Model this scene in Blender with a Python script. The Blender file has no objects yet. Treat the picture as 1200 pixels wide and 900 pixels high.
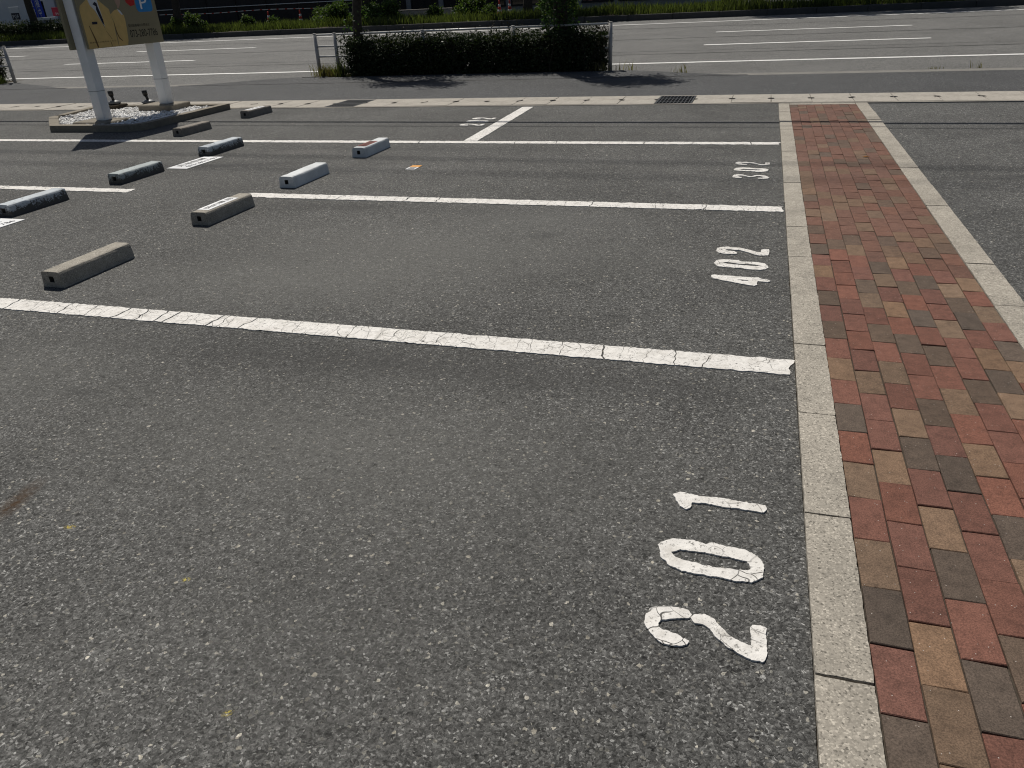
import bpy, bmesh, math, random
import numpy as np
from mathutils import Vector, Matrix, noise

# ------------------------------------------------------------------ camera, sky, sun, exposure
sc = bpy.context.scene
C = sc.collection
cam_d = bpy.data.cameras.new("camera")
cam = bpy.data.objects.new("camera", cam_d)
C.objects.link(cam)
cam_d.sensor_width = 36.0
cam_d.lens = 26.7
cam_d.clip_start = 0.05
cam_d.clip_end = 5000
cam.matrix_world = Matrix(((0.95658132, -0.0920074, 0.2765625, 0.0),
                           (0.28765526, 0.45094472, -0.84492799, 0.0),
                           (-0.04697477, 0.88779699, 0.4578317, 1.4),
                           (0, 0, 0, 1)))
sc.camera = cam

TO_SUN = Vector((-0.43, 0.57, 1.0)).normalized()
w = bpy.data.worlds.new("World")
sc.world = w
w.use_nodes = True
nt = w.node_tree
nt.nodes.clear()
wo = nt.nodes.new("ShaderNodeOutputWorld")
bg = nt.nodes.new("ShaderNodeBackground")
sky = nt.nodes.new("ShaderNodeTexSky")
sky.sky_type = 'NISHITA'
sky.sun_disc = False
sky.sun_elevation = math.asin(TO_SUN.z)
sky.sun_rotation = math.atan2(TO_SUN.x, TO_SUN.y)
sky.air_density = 1.0
sky.dust_density = 1.5
bg.inputs["Strength"].default_value = 0.05
nt.links.new(sky.outputs[0], bg.inputs[0])
nt.links.new(bg.outputs[0], wo.inputs[0])

sun_d = bpy.data.lights.new("sun", 'SUN')
sun_d.energy = 5.0
sun_d.angle = math.radians(0.5)
sun_d.color = (1.0, 0.955, 0.875)
sun = bpy.data.objects.new("sun", sun_d)
C.objects.link(sun)
sun.rotation_euler = (-TO_SUN).to_track_quat('-Z', 'Y').to_euler()
sun.location = (-20, 30, 50)

vs = sc.view_settings
vs.view_transform = 'Standard'
vs.look = 'None'
vs.gamma = 1.0
vs.use_curve_mapping = False
vs.exposure = -0.30
sc.cycles.use_denoising = True
sc.cycles.denoising_input_passes = 'RGB_ALBEDO_NORMAL'
sc.cycles.denoising_prefilter = 'ACCURATE'
sc.cycles.pixel_filter_type = 'BLACKMAN_HARRIS'
sc.cycles.filter_width = 1.1

random.seed(7)
rng = np.random.default_rng(11)

# ------------------------------------------------------------------ helpers
def tag(o, label=None, cat=None, group=None, kind=None):
    if label: o["label"] = label
    if cat: o["category"] = cat
    if group: o["group"] = group
    if kind: o["kind"] = kind
    return o

def link(name, me, parent=None):
    o = bpy.data.objects.new(name, me)
    C.objects.link(o)
    if parent is not None:
        o.parent = parent
    return o

def obj(name, bm, mats, parent=None, smooth=False, origin=None):
    """link a bmesh as one object; origin shifts the object's origin there"""
    if origin is not None:
        bmesh.ops.translate(bm, verts=bm.verts, vec=-Vector(origin))
    me = bpy.data.meshes.new(name)
    bmesh.ops.recalc_face_normals(bm, faces=bm.faces)
    bm.to_mesh(me)
    bm.free()
    for m in (mats if isinstance(mats, (list, tuple)) else [mats]):
        me.materials.append(m)
    if smooth:
        me.polygons.foreach_set("use_smooth", [True] * len(me.polygons))
    o = link(name, me, parent)
    if origin is not None:
        o.location = origin
    return o

def raw(name, verts, faces, mats, parent=None):
    me = bpy.data.meshes.new(name)
    me.from_pydata(verts, [], faces)
    for m in (mats if isinstance(mats, (list, tuple)) else [mats]):
        me.materials.append(m)
    return link(name, me, parent)

def empty(name, loc=(0, 0, 0), rz=0.0):
    o = bpy.data.objects.new(name, None)
    C.objects.link(o)
    o.location = loc
    o.rotation_euler = (0, 0, rz)
    o.empty_display_size = 0.2
    return o

def copy_tree(o, loc=None, rz=None, scale=None):
    def rec(s, parent):
        c = s.copy()
        C.objects.link(c)
        if parent is not None:
            c.parent = parent
        for ch in kids.get(s.name, []):
            rec(ch, c)
        return c
    kids = {}
    for x in bpy.data.objects:
        if x.parent:
            kids.setdefault(x.parent.name, []).append(x)
    c = rec(o, None)
    if loc is not None: c.location = loc
    if rz is not None: c.rotation_euler = (0, 0, rz)
    if scale is not None: c.scale = scale
    return c

def box(bm, x0, x1, y0, y1, z0, z1, bev=0.0, mi=0):
    vs_ = [bm.verts.new(p) for p in ((x0, y0, z0), (x1, y0, z0), (x1, y1, z0), (x0, y1, z0),
                                     (x0, y0, z1), (x1, y0, z1), (x1, y1, z1), (x0, y1, z1))]
    fs = [bm.faces.new([vs_[i] for i in q]) for q in
          ((3, 2, 1, 0), (4, 5, 6, 7), (0, 1, 5, 4), (1, 2, 6, 5), (2, 3, 7, 6), (3, 0, 4, 7))]
    for f in fs: f.material_index = mi
    if bev > 0:
        es = {e for f in fs for e in f.edges}
        r = bmesh.ops.bevel(bm, geom=list(es), offset=bev, segments=1, affect='EDGES', profile=0.5)
        for f in r['faces']: f.material_index = mi
    return vs_

def tube(bm, pts, r, seg=8, mi=0, cap=True):
    """tube through pts; r a number or one radius per point"""
    rs = r if isinstance(r, (list, tuple)) else [r] * len(pts)
    rings = []
    prev = None
    for i, p in enumerate(pts):
        p = Vector(p)
        d = (Vector(pts[min(i + 1, len(pts) - 1)]) - Vector(pts[max(i - 1, 0)])).normalized()
        a = Vector((0, 0, 1)) if abs(d.z) < 0.9 else Vector((1, 0, 0))
        if prev is not None: a = prev
        u = d.cross(a)
        if u.length < 1e-5: u = d.cross(Vector((0, 1, 0)))
        u.normalize()
        v = u.cross(d).normalized()
        prev = v
        rings.append([bm.verts.new(p + (u * math.cos(t) + v * math.sin(t)) * rs[i])
                      for t in [2 * math.pi * k / seg for k in range(seg)]])
    for a, b in zip(rings, rings[1:]):
        for k in range(seg):
            f = bm.faces.new((a[k], a[(k + 1) % seg], b[(k + 1) % seg], b[k]))
            f.material_index = mi
            f.smooth = True
    if cap:
        bm.faces.new(rings[0][::-1]).material_index = mi
        bm.faces.new(rings[-1]).material_index = mi

def ragged(pts, step, amp, seed):
    """subdivide a closed outline and shake it a little"""
    out = []
    n = len(pts)
    r = random.Random(seed)
    for i in range(n):
        a, b = Vector(pts[i] + (0,)) if len(pts[i]) == 2 else Vector(pts[i]), None
        b = Vector(pts[(i + 1) % n] + (0,)) if len(pts[i]) == 2 else Vector(pts[(i + 1) % n])
        k = max(1, int((b - a).length / step))
        for j in range(k):
            p = a.lerp(b, j / k)
            q = noise.noise_vector(Vector((p.x * 60 + seed, p.y * 60, seed * .37))) * amp
            p = p + Vector((q.x + r.uniform(-.4, .4) * amp, q.y + r.uniform(-.4, .4) * amp, 0))
            out.append((p.x, p.y))
    return out

def flat_poly(bm, loops, z1, z0=None, mi=0):
    """filled polygon (first loop the outline, others holes) at z1, with skirts down to z0"""
    edges = []
    for lp in loops:
        vs_ = [bm.verts.new((x, y, z1)) for x, y in lp]
        es = [bm.edges.new((vs_[i], vs_[(i + 1) % len(vs_)])) for i in range(len(vs_))]
        edges += es
        if z0 is not None:
            lo = [bm.verts.new((v.co.x, v.co.y, z0)) for v in vs_]
            for i in range(len(vs_)):
                j = (i + 1) % len(vs_)
                bm.faces.new((vs_[i], vs_[j], lo[j], lo[i])).material_index = mi
    r = bmesh.ops.triangle_fill(bm, use_beauty=True, use_dissolve=False, edges=edges, normal=(0, 0, 1))
    for g in r['geom']:
        if isinstance(g, bmesh.types.BMFace): g.material_index = mi

def text_mesh(body, name):
    cu = bpy.data.curves.new(name, 'FONT')
    cu.body = body
    cu.resolution_u = 3
    t = bpy.data.objects.new(name, cu)
    C.objects.link(t)
    dg = bpy.context.evaluated_depsgraph_get()
    dg.update()
    me = bpy.data.meshes.new_from_object(t.evaluated_get(dg))
    bpy.data.objects.remove(t)
    bpy.data.curves.remove(cu)
    co = np.zeros(len(me.vertices) * 3)
    me.vertices.foreach_get("co", co)
    co = co.reshape(-1, 3)
    mn, mx = co.min(0), co.max(0)
    return me, co, mn, mx

def lettering(body, origin, ux, uy, wid, hei, mat, parent, name="lettering"):
    """text fitted to a wid x hei box whose lower left corner is origin"""
    me, co, mn, mx = text_mesh(body, name)
    q = (co - mn) / np.maximum(mx - mn, 1e-6)
    o = np.array(origin)
    new = o + np.outer(q[:, 0] * wid, np.array(ux)) + np.outer(q[:, 1] * hei, np.array(uy))
    me.vertices.foreach_set("co", new.ravel())
    me.materials.clear()
    me.materials.append(mat)
    me.update()
    return link(name, me, parent)

# ------------------------------------------------------------------ materials
class NT:
    def __init__(self, name):
        self.m = bpy.data.materials.new(name)
        self.m.use_nodes = True
        self.t = self.m.node_tree
        self.t.nodes.clear()
        self.out = self.n("ShaderNodeOutputMaterial")
        self.b = self.n("ShaderNodeBsdfPrincipled")
        self.l(self.b.outputs[0], self.out.inputs[0])
        self.co = None
    def n(self, typ, **kw):
        x = self.t.nodes.new(typ)
        for k, v in kw.items(): setattr(x, k, v)
        return x
    def l(self, a, b): self.t.links.new(a, b)
    def put(self, sock, v):
        if hasattr(v, "is_linked") or isinstance(v, bpy.types.NodeSocket): self.l(v, sock)
        else: sock.default_value = v
    def coord(self, scale=None, kind="Object"):
        if self.co is None: self.co = self.n("ShaderNodeTexCoord")
        s = self.co.outputs[kind]
        if scale is None: return s
        mp = self.n("ShaderNodeMapping")
        mp.inputs["Scale"].default_value = scale if isinstance(scale, tuple) else (scale,) * 3
        self.l(s, mp.inputs[0])
        return mp.outputs[0]
    def noise(self, scale, detail=2.0, rough=.5, vec=None, dist=0.0):
        x = self.n("ShaderNodeTexNoise")
        x.inputs["Scale"].default_value = scale
        x.inputs["Detail"].default_value = detail
        x.inputs["Roughness"].default_value = rough
        x.inputs["Distortion"].default_value = dist
        self.l(vec if vec is not None else self.coord(), x.inputs["Vector"])
        return x.outputs["Fac"]
    def vor(self, scale, feature='F1', vec=None, rand=1.0):
        x = self.n("ShaderNodeTexVoronoi", feature=feature)
        x.inputs["Scale"].default_value = scale
        x.inputs["Randomness"].default_value = rand
        self.l(vec if vec is not None else self.coord(), x.inputs["Vector"])
        return x
    def ramp(self, fac, stops, interp='LINEAR'):
        x = self.n("ShaderNodeValToRGB")
        cr = x.color_ramp
        cr.interpolation = interp
        while len(cr.elements) < len(stops): cr.elements.new(0.5)
        for e, (p, c) in zip(cr.elements, stops):
            e.position = p
            e.color = (c, c, c, 1) if not isinstance(c, (tuple, list)) else (*c, 1)
        self.l(fac, x.inputs[0])
        return x.outputs[0]
    def mix(self, fac, a, b, mode='MIX'):
        x = self.n("ShaderNodeMix", data_type='RGBA', blend_type=mode)
        self.put(x.inputs[0], fac)
        self.put(x.inputs[6], a if not isinstance(a, tuple) else (*a, 1)[:4])
        self.put(x.inputs[7], b if not isinstance(b, tuple) else (*b, 1)[:4])
        return x.outputs[2]
    def math(self, op, a, b=0.0):
        x = self.n("ShaderNodeMath", operation=op)
        self.put(x.inputs[0], a)
        self.put(x.inputs[1], b)
        return x.outputs[0]
    def sep(self, s):
        x = self.n("ShaderNodeSeparateColor")
        self.l(s, x.inputs[0])
        return x.outputs
    def bump(self, h, strength, dist):
        x = self.n("ShaderNodeBump")
        x.inputs["Strength"].default_value = strength
        x.inputs["Distance"].default_value = dist
        self.l(h, x.inputs["Height"])
        self.l(x.outputs[0], self.b.inputs["Normal"])
    def done(self, col, rough=.8, spec=.3):
        self.put(self.b.inputs["Base Color"], col if not isinstance(col, tuple) else (*col, 1)[:4])
        self.put(self.b.inputs["Roughness"], rough)
        self.b.inputs["Specular IOR Level"].default_value = spec
        return self.m

def asphalt(name, base, tint=(1, .988, .945), chips=.95, stains=False, contrast=1.0):
    t = NT(name)
    nz = t.n("ShaderNodeTexNoise")                     # stones are broken, not round: bend the cells
    nz.inputs["Scale"].default_value = 85
    nz.inputs["Detail"].default_value = 2
    t.l(t.coord(), nz.inputs["Vector"])
    vm = t.n("ShaderNodeVectorMath", operation='MULTIPLY_ADD')
    t.l(nz.outputs["Color"], vm.inputs[0])
    vm.inputs[1].default_value = (.016, .016, 0)
    t.l(t.coord(), vm.inputs[2])
    bent = vm.outputs[0]
    v1 = t.vor(210, vec=bent)
    r1 = t.sep(v1.outputs["Color"])
    c = t.ramp(r1[0], [(0, base * .36), (.3, base * .74), (.70, base * 1.08), (.93, base * 1.6), (1, base * 3.3)])
    v3 = t.vor(96, vec=bent)                                    # middle sized aggregate
    r3 = t.sep(v3.outputs["Color"])
    c = t.mix(t.math('MULTIPLY', t.math('GREATER_THAN', r3[0], .80), t.math('LESS_THAN', v3.outputs["Distance"], .42)), c,
              t.ramp(r3[1], [(0, (base * .5,) * 3), (.45, (base * .9,) * 3), (.82, (base * 1.9, base * 1.85, base * 1.7)), (1, (.42, .40, .36))]))
    v2 = t.vor(52, vec=bent)                                     # larger stones showing at the surface
    r2 = t.sep(v2.outputs["Color"])
    sel = t.math('GREATER_THAN', r2[0], chips)
    near = t.math('LESS_THAN', v2.outputs["Distance"], .30)
    c = t.mix(t.math('MULTIPLY', sel, near), c, t.ramp(r2[1], [(0, (base, base, base)), (.4, (.17, .16, .145)), (.8, (.32, .30, .26)), (1, (.55, .52, .47))]))
    v4 = t.vor(40, vec=bent)                                     # pits where a stone has come out
    r4 = t.sep(v4.outputs["Color"])
    pit = t.math('MULTIPLY', t.math('GREATER_THAN', r4[0], .90), t.ramp(v4.outputs["Distance"], [(.18, 1), (.36, 0)]))
    c = t.mix(t.math('MULTIPLY', pit, t.ramp(t.noise(60, 2, .6), [(.4, .2), (.6, .9)])), c, (base * .22, base * .22, base * .22, 1))
    grit = t.noise(430, 2, .6)
    c = t.mix(1.0, c, t.ramp(grit, [(.3, .66), (.5, 1.0), (.72, 1.32)]), 'MULTIPLY')
    far = t.noise(26, 4, .75)                          # clumps of coarse and fine that still read from far off
    c = t.mix(1.0, c, t.ramp(far, [(.28, .64), (.5, 1.0), (.72, 1.40)]), 'MULTIPLY')
    far2 = t.noise(75, 3, .8)
    c = t.mix(1.0, c, t.ramp(far2, [(.28, .58), (.5, 1.0), (.72, 1.50)]), 'MULTIPLY')
    big = t.noise(.55, 4, .6)
    c = t.mix(1.0, c, t.ramp(big, [(.3, 1 - .20 * contrast), (.5, 1.0), (.7, 1 + .18 * contrast)]), 'MULTIPLY')
    mid = t.noise(3.2, 3, .6)
    c = t.mix(1.0, c, t.ramp(mid, [(.3, 1 - .10 * contrast), (.7, 1 + .09 * contrast)]), 'MULTIPLY')
    c = t.mix(1.0, c, (*tint, 1), 'MULTIPLY')
    if stains:
        for (x, y, sx, sy, rot, colr, amt) in stains:
            mp = t.n("ShaderNodeMapping", vector_type='TEXTURE')
            mp.inputs["Location"].default_value = (x, y, 0)
            mp.inputs["Rotation"].default_value = (0, 0, rot)
            mp.inputs["Scale"].default_value = (sx, sy, 1)
            t.l(t.coord(), mp.inputs[0])
            g = t.n("ShaderNodeTexGradient", gradient_type='SPHERICAL')
            t.l(mp.outputs[0], g.inputs[0])
            small = sx < .04
            f = t.math('MULTIPLY', g.outputs["Fac"], t.ramp(t.noise(140 if small else 40, 3, .7), [(.47, 0), (.53, 1.0)] if small else [(.3, .2), (.65, 1.0)]))
            f = t.math('MINIMUM', t.math('MULTIPLY', f, amt), 1.0)
            c = t.mix(f, c, (*colr, 1))
    h = t.math('ADD', t.math('MULTIPLY', r1[1], .5), t.math('MULTIPLY', v1.outputs["Distance"], -.6))
    h = t.math('ADD', h, t.math('MULTIPLY', grit, .5))
    h = t.math('ADD', h, t.math('MULTIPLY', t.math('MULTIPLY', t.math('GREATER_THAN', r3[0], .80), .6), t.math('SUBTRACT', .5, v3.outputs["Distance"])))
    h = t.math('ADD', h, t.math('MULTIPLY', far, 1.6))
    h = t.math('ADD', h, t.math('MULTIPLY', pit, -1.2))
    t.bump(h, .5, .005)
    return t.done(c, t.ramp(r1[2], [(0, .75), (1, 1.0)]), .18)

STAINS = [(-2.20, 1.455, .16, .05, 1.75, (.06, .035, .018), 1.3),
          (-1.912, 1.388, .022, .012, .3, (.42, .33, .07), 2.0), (-1.394, 1.272, .014, .010, .3, (.5, .42, .1), 2.0),
          (-1.009, .919, .016, .010, .7, (.42, .34, .07), 1.8),
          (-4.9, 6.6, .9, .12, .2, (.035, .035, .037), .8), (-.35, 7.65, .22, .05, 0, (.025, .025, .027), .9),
          (-4.6, 7.3, .5, .18, .1, (.17, .16, .15), .6), (-2.4, 3.6, 1.6, .7, .1, (.15, .148, .138), .9), (-1.4, 5.0, 1.2, .5, 0, (.14, .138, .13), .7),
          (-3.2, 2.2, 1.0, .6, .3, (.145, .143, .133), .7), (-1.3, 2.0, 1.6, .7, .0, (.145, .143, .133), .8),
          (-1.9, 4.3, 2.2, .7, .0, (.145, .143, .133), .8), (-1.0, 1.2, .9, .5, .2, (.13, .128, .12), .4),
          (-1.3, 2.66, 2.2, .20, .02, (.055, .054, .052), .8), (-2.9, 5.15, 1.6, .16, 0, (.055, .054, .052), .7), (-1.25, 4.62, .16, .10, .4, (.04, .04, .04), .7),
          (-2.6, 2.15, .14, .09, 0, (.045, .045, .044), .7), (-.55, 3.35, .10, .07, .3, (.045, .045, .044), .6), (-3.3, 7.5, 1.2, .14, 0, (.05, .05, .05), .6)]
M = {}
M['lot'] = asphalt("lot_asphalt", .094, stains=STAINS)
M['lot2'] = asphalt("opposite_lot_asphalt", .096, tint=(1, .99, .955),
                    stains=[(2.1, 6.6, .7, .12, .2, (.03, .03, .032), .9), (2.6, 8.0, .6, .1, 0, (.03, .03, .032), .9)])
M['walk'] = asphalt("pavement_asphalt", .078, tint=(.97, .98, 1.0), contrast=.6)
M['road'] = asphalt("road_asphalt", .135, tint=(1, .985, .945), contrast=.7)

def concrete(name, base, tint=(1, .93, .80), speck=.5, rough=.9, wet=0):
    t = NT(name)
    v = t.vor(230)
    r = t.sep(v.outputs["Color"])
    c = t.ramp(r[0], [(0, base * (1 - .55 * speck)), (.15, base * (1 - .15 * speck)), (.8, base * 1.06), (1, base * (1 + .5 * speck))])
    v2 = t.vor(75)
    r2 = t.sep(v2.outputs["Color"])
    c = t.mix(t.math('MULTIPLY', t.math('GREATER_THAN', r2[0], .93), t.math('LESS_THAN', v2.outputs["Distance"], .3)),
              c, t.ramp(r2[1], [(0, base * .3), (1, base * 1.7)]))
    c = t.mix(1.0, c, t.ramp(t.noise(2.3, 5, .65), [(.3, .78), (.5, 1.0), (.72, 1.12)]), 'MULTIPLY')
    c = t.mix(1.0, c, t.ramp(t.noise(22, 4, .7), [(.3, .86), (.7, 1.1)]), 'MULTIPLY')
    c = t.mix(1.0, c, (*tint, 1), 'MULTIPLY')
    t.bump(t.math('ADD', r[1], t.math('MULTIPLY', t.noise(60, 3, .6), 1.5)), .35, .003)
    return t.done(c, rough, .25)

M['kerb'] = concrete("kerb_concrete", .36, (1, .91, .77), 1.1)
M['lid'] = concrete("drain_concrete", .37, (1, .92, .80), .4)
M['stop'] = concrete("stop_concrete", .34, (1, .92, .78), .8)
M['stopdark'] = concrete("stop_dark_concrete", .23, (1, .90, .78), .45)
M['foot'] = concrete("footing_concrete", .22, (1, .88, .70), .4)
M['roadkerb'] = concrete("road_kerb_concrete", .075, (1, .97, .92), .4)
M['apron'] = concrete("gutter_concrete", .20, (1, .95, .86), .5)

def simple(name, col, rough=.6, spec=.3, var=.15, scale=8, metal=0):
    t = NT(name)
    c = t.mix(1.0, (*col, 1), t.ramp(t.noise(scale, 4, .65), [(.3, 1 - var), (.7, 1 + var)]), 'MULTIPLY')
    t.b.inputs["Metallic"].default_value = metal
    return t.done(c, rough, spec)

def paint(name, base=.76, crack=.008, wear=.565, tint=(1, .965, .91)):
    """thick road paint, cracked and scuffed down to the asphalt"""
    t = NT(name)
    warp = t.n("ShaderNodeMix", data_type='VECTOR')
    nz = t.n("ShaderNodeTexNoise")
    nz.inputs["Scale"].default_value = 9
    t.l(t.coord(), nz.inputs["Vector"])
    vm = t.n("ShaderNodeVectorMath", operation='MULTIPLY_ADD')
    t.l(nz.outputs["Color"], vm.inputs[0])
    vm.inputs[1].default_value = (.07, .07, .07)
    t.l(t.coord(), vm.inputs[2])
    e = t.vor(13, 'DISTANCE_TO_EDGE', vm.outputs[0])
    cr = t.ramp(e.outputs["Distance"], [(0, 1), (crack, 1), (crack * 2.2, 0)])
    cr = t.math('MULTIPLY', cr, t.ramp(t.noise(5, 3, .6), [(.42, 0), (.58, 1)]))
    pit = t.ramp(t.noise(95, 4, .75), [(wear, 0), (wear + .06, 1)])
    pit = t.math('MULTIPLY', pit, t.ramp(t.noise(7, 3, .6), [(.35, .2), (.6, 1)]))
    c = t.mix(1.0, (base * tint[0], base * tint[1], base * tint[2], 1),
              t.ramp(t.noise(30, 4, .7), [(.3, .84), (.7, 1.07)]), 'MULTIPLY')
    c = t.mix(t.ramp(t.noise(11, 5, .75), [(.5, 0), (.72, .55)]), c, (.36, .33, .28, 1))
    c = t.mix(t.math('MAXIMUM', cr, pit), c, (.085, .08, .072, 1))
    t.bump(t.math('ADD', t.noise(120, 3, .6), t.math('MULTIPLY', cr, -2)), .5, .003)
    return t.done(c, .7, .3)

M['paint'] = paint("white_paint")
M['paintfar'] = paint("road_line_paint", .75, .012, .7, (1, .99, .96))

def painted_stop(name, base, wear, low=.03):
    """white paint over concrete, rubbed off in small flakes and dirty towards the ground where the tyres scrape"""
    t = NT(name)
    sx = t.n("ShaderNodeSeparateXYZ")
    t.l(t.coord(), sx.inputs[0])
    zz = t.math('MULTIPLY', sx.outputs[2], -6.0)
    p = t.math('ADD', t.math('MULTIPLY', t.noise(16, 6, .75), .6), t.math('MULTIPLY', t.noise(70, 5, .8), .4))
    p = t.math('ADD', p, t.math('MULTIPLY', t.math('ADD', zz, .55), low * 8))
    f = t.ramp(p, [(wear, 0), (wear + .05, 1)])
    c = t.mix(1.0, (*base, 1), t.ramp(t.noise(7, 4, .7), [(.3, .80), (.7, 1.05)]), 'MULTIPLY')
    c = t.mix(f, c, (.085, .08, .072, 1))
    t.bump(t.math('ADD', t.noise(120, 3, .6), t.math('MULTIPLY', f, -1.0)), .35, .003)
    return t.done(c, .75, .3)
M['stopwhite'] = painted_stop("stop_white_paint", (.66, .68, .68), .80)
M['stopworn'] = painted_stop("stop_worn_paint", (.50, .54, .57), .56, .05)
M['stopgrey'] = painted_stop("stop_grey_paint", (.38, .42, .42), .55, .05)
M['hole'] = simple("hole_dark", (.07, .066, .06), .9)

t = NT("brick")
at = t.n("ShaderNodeAttribute", attribute_name="tone")
c = t.mix(1.0, at.outputs["Color"], t.ramp(t.noise(24, 6, .8), [(.26, .58), (.5, 1.0), (.75, 1.3)]), 'MULTIPLY')
c = t.mix(1.0, c, t.ramp(t.noise(260, 2, .6), [(.3, .62), (.7, 1.35)]), 'MULTIPLY')
vb = t.vor(190)
rb = t.sep(vb.outputs["Color"])
c = t.mix(t.math('MULTIPLY', t.math('GREATER_THAN', rb[0], .985), t.math('LESS_THAN', vb.outputs["Distance"], .26)), c, (.45, .40, .36, 1))
c = t.mix(1.0, c, t.ramp(t.noise(1.1, 3, .6), [(.3, .86), (.7, 1.1)]), 'MULTIPLY')
t.bump(t.math('ADD', t.noise(240, 3, .7), t.math('MULTIPLY', t.noise(30, 2, .5), .6)), .35, .0025)
M['brick'] = t.done(c, .85, .25)
M['sand'] = simple("joint_sand", (.062, .052, .041), .95, .1, .3, 60)

def leafmat(name, col, trans=.35, var=.4, yellow=(.16, .15, .03)):
    t = NT(name)
    at = t.n("ShaderNodeAttribute", attribute_name="lv")
    c = t.mix(at.outputs["Fac"], (*[x * (1 - var) for x in col], 1), (*[x * (1 + var) for x in col], 1))
    c = t.mix(t.ramp(at.outputs["Fac"], [(.9, 0), (1, .5)]), c, (*yellow, 1))
    t.done(c, .7, .22)
    tr = t.n("ShaderNodeBsdfTranslucent")
    t.l(t.mix(1.0, c, (1.5, 1.7, .8, 1), 'MULTIPLY'), tr.inputs[0])
    ms = t.n("ShaderNodeMixShader")
    ms.inputs[0].default_value = trans
    t.l(t.b.outputs[0], ms.inputs[1])
    t.l(tr.outputs[0], ms.inputs[2])
    t.l(ms.outputs[0], t.out.inputs[0])
    return t.m
M['hedge'] = leafmat("hedge_leaf", (.030, .042, .018), .12, .5, (.07, .06, .03))
M['dryhedge'] = leafmat("dry_hedge_leaf", (.035, .028, .020), .08, .5, (.07, .05, .03))
M['ivy'] = leafmat("ivy_leaf", (.035, .065, .022), .3)
M['crown'] = leafmat("crown_leaf", (.045, .075, .022), .3)
M['bush'] = leafmat("bush_leaf", (.055, .085, .025), .3, .5)
M['grass'] = leafmat("grass_blade", (.054, .066, .022), .40, .5, (.12, .11, .04))
M['weed'] = leafmat("weed_blade", (.13, .11, .05), .4, .4, (.22, .17, .08))
M['bark'] = simple("bark", (.055, .047, .038), .95, .1, .35, 18)
M['soil'] = simple("soil", (.06, .048, .035), .95, .1, .35, 12)
M['rail'] = simple("rail_paint", (.40, .38, .36), .5, .4, .15, 9)
M['bar'] = simple("rail_bar_paint", (.50, .49, .47), .35, .6, .12, 9)
M['post'] = simple("post_paint", (.82, .82, .81), .5, .35, .06, 3)
M['panel'] = simple("panel_face", (.245, .215, .135), .5, .3, .05, 4)
M['suit'] = simple("suit_print", (.62, .43, .16), .5, .3, .10, 6)
M['suitdark'] = simple("suit_fold_print", (.16, .09, .035), .5, .3, .08, 9)
M['shirt'] = simple("shirt_print", (.62, .64, .66), .5, .3, .05)
M['navy'] = simple("navy_print", (.012, .012, .03), .5, .3, .1)
M['ink'] = simple("ink", (.02, .018, .016), .6, .2, .1)
M['skin'] = simple("skin_print", (.42, .27, .20), .5, .3, .06)
M['red'] = simple("red_print", (.5, .02, .02), .5, .3, .05)
M['blue'] = simple("blue_print", (.03, .22, .52), .5, .3, .05)
M['white'] = simple("white_sheet", (.80, .80, .80), .5, .3, .04, 12)
M['orange'] = simple("orange_print", (.65, .28, .03), .5, .3, .05)
M['fadedred'] = simple("faded_red", (.19, .045, .03), .7, .2, .4, 60)
M['iron'] = simple("grate_iron", (.03, .033, .037), .6, .4, .3, 20, .3)
M['black'] = simple("black_plastic", (.012, .012, .012), .5, .4, .2)
M['steel'] = simple("lamp_steel", (.16, .16, .16), .5, .4, .1, 6, .2)
M['cable'] = simple("cable_black", (.02, .02, .02), .6)
M['fenceblack'] = simple("fence_black", (.016, .016, .018), .6, .3, .3, 2)
M['wallwhite'] = simple("shop_wall", (.62, .64, .66), .7, .2, .06, 1)
M['wallgrey'] = simple("showroom_wall", (.30, .30, .30), .7, .2, .08, 1)
M['glass'] = simple("dark_glass", (.015, .017, .02), .08, .6, .1)
M['bannerblue'] = simple("banner_blue", (.03, .06, .45), .6, .2, .06)
M['conered'] = simple("cone_red", (.50, .05, .03), .55, .3, .08)
M['conewhite'] = simple("cone_white", (.7, .7, .7), .5, .3, .05)
t = NT("pebble")
at = t.n("ShaderNodeAttribute", attribute_name="lv")
M['pebble'] = t.done(t.ramp(at.outputs["Fac"], [(0, (.42, .40, .37)), (.4, (.72, .71, .69)), (1, (.88, .87, .85))]), .7, .3)

# ------------------------------------------------------------------ ground, roads, paths
def sheet(name, x0, x1, y0, y1, z, mat, nx=1, ny=1):
    bm = bmesh.new()
    g = [[bm.verts.new((x0 + (x1 - x0) * i / nx, y0 + (y1 - y0) * j / ny, z)) for i in range(nx + 1)] for j in range(ny + 1)]
    for j in range(ny):
        for i in range(nx):
            bm.faces.new((g[j][i], g[j][i + 1], g[j + 1][i + 1], g[j + 1][i]))
    return tag(obj(name, bm, mat), kind='structure')

sheet('ground', -1500, 1500, -1000, 2500, -.08, M['soil'])
def lot(name, x0, x1, y0, y1, z, mat, side):
    """asphalt sheet whose edge along the path kerb is broken and uneven"""
    n = 900
    ya = -3.0
    e = []
    for i in range(n + 1):
        y = ya + (y1 - ya) * i / n
        e.append((.002 * noise.noise(Vector((y * 9, side, 1))) + .0015 * noise.noise(Vector((y * 60, side, 4))) + .005 * max(0, -.15 + noise.noise(Vector((y * 2.1, side, 8)))), y))
    if side > 0: pts = [(x0, y0), (x1 - .001, y0)] + [(x1 - .001 - abs(d), y) for d, y in e] + [(x0, y1)]
    else: pts = [(x1, y1)] + [(x0 + .001 + abs(d), y) for d, y in e[::-1]] + [(x0 + .001, y0), (x1, y0)]
    bm = bmesh.new()
    flat_poly(bm, [pts], z, z - .03)
    return tag(obj(name, bm, mat), kind='structure')
lot('parking_lot', -60, .2385, -10, 10.62, 0, M['lot'], 1)
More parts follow.
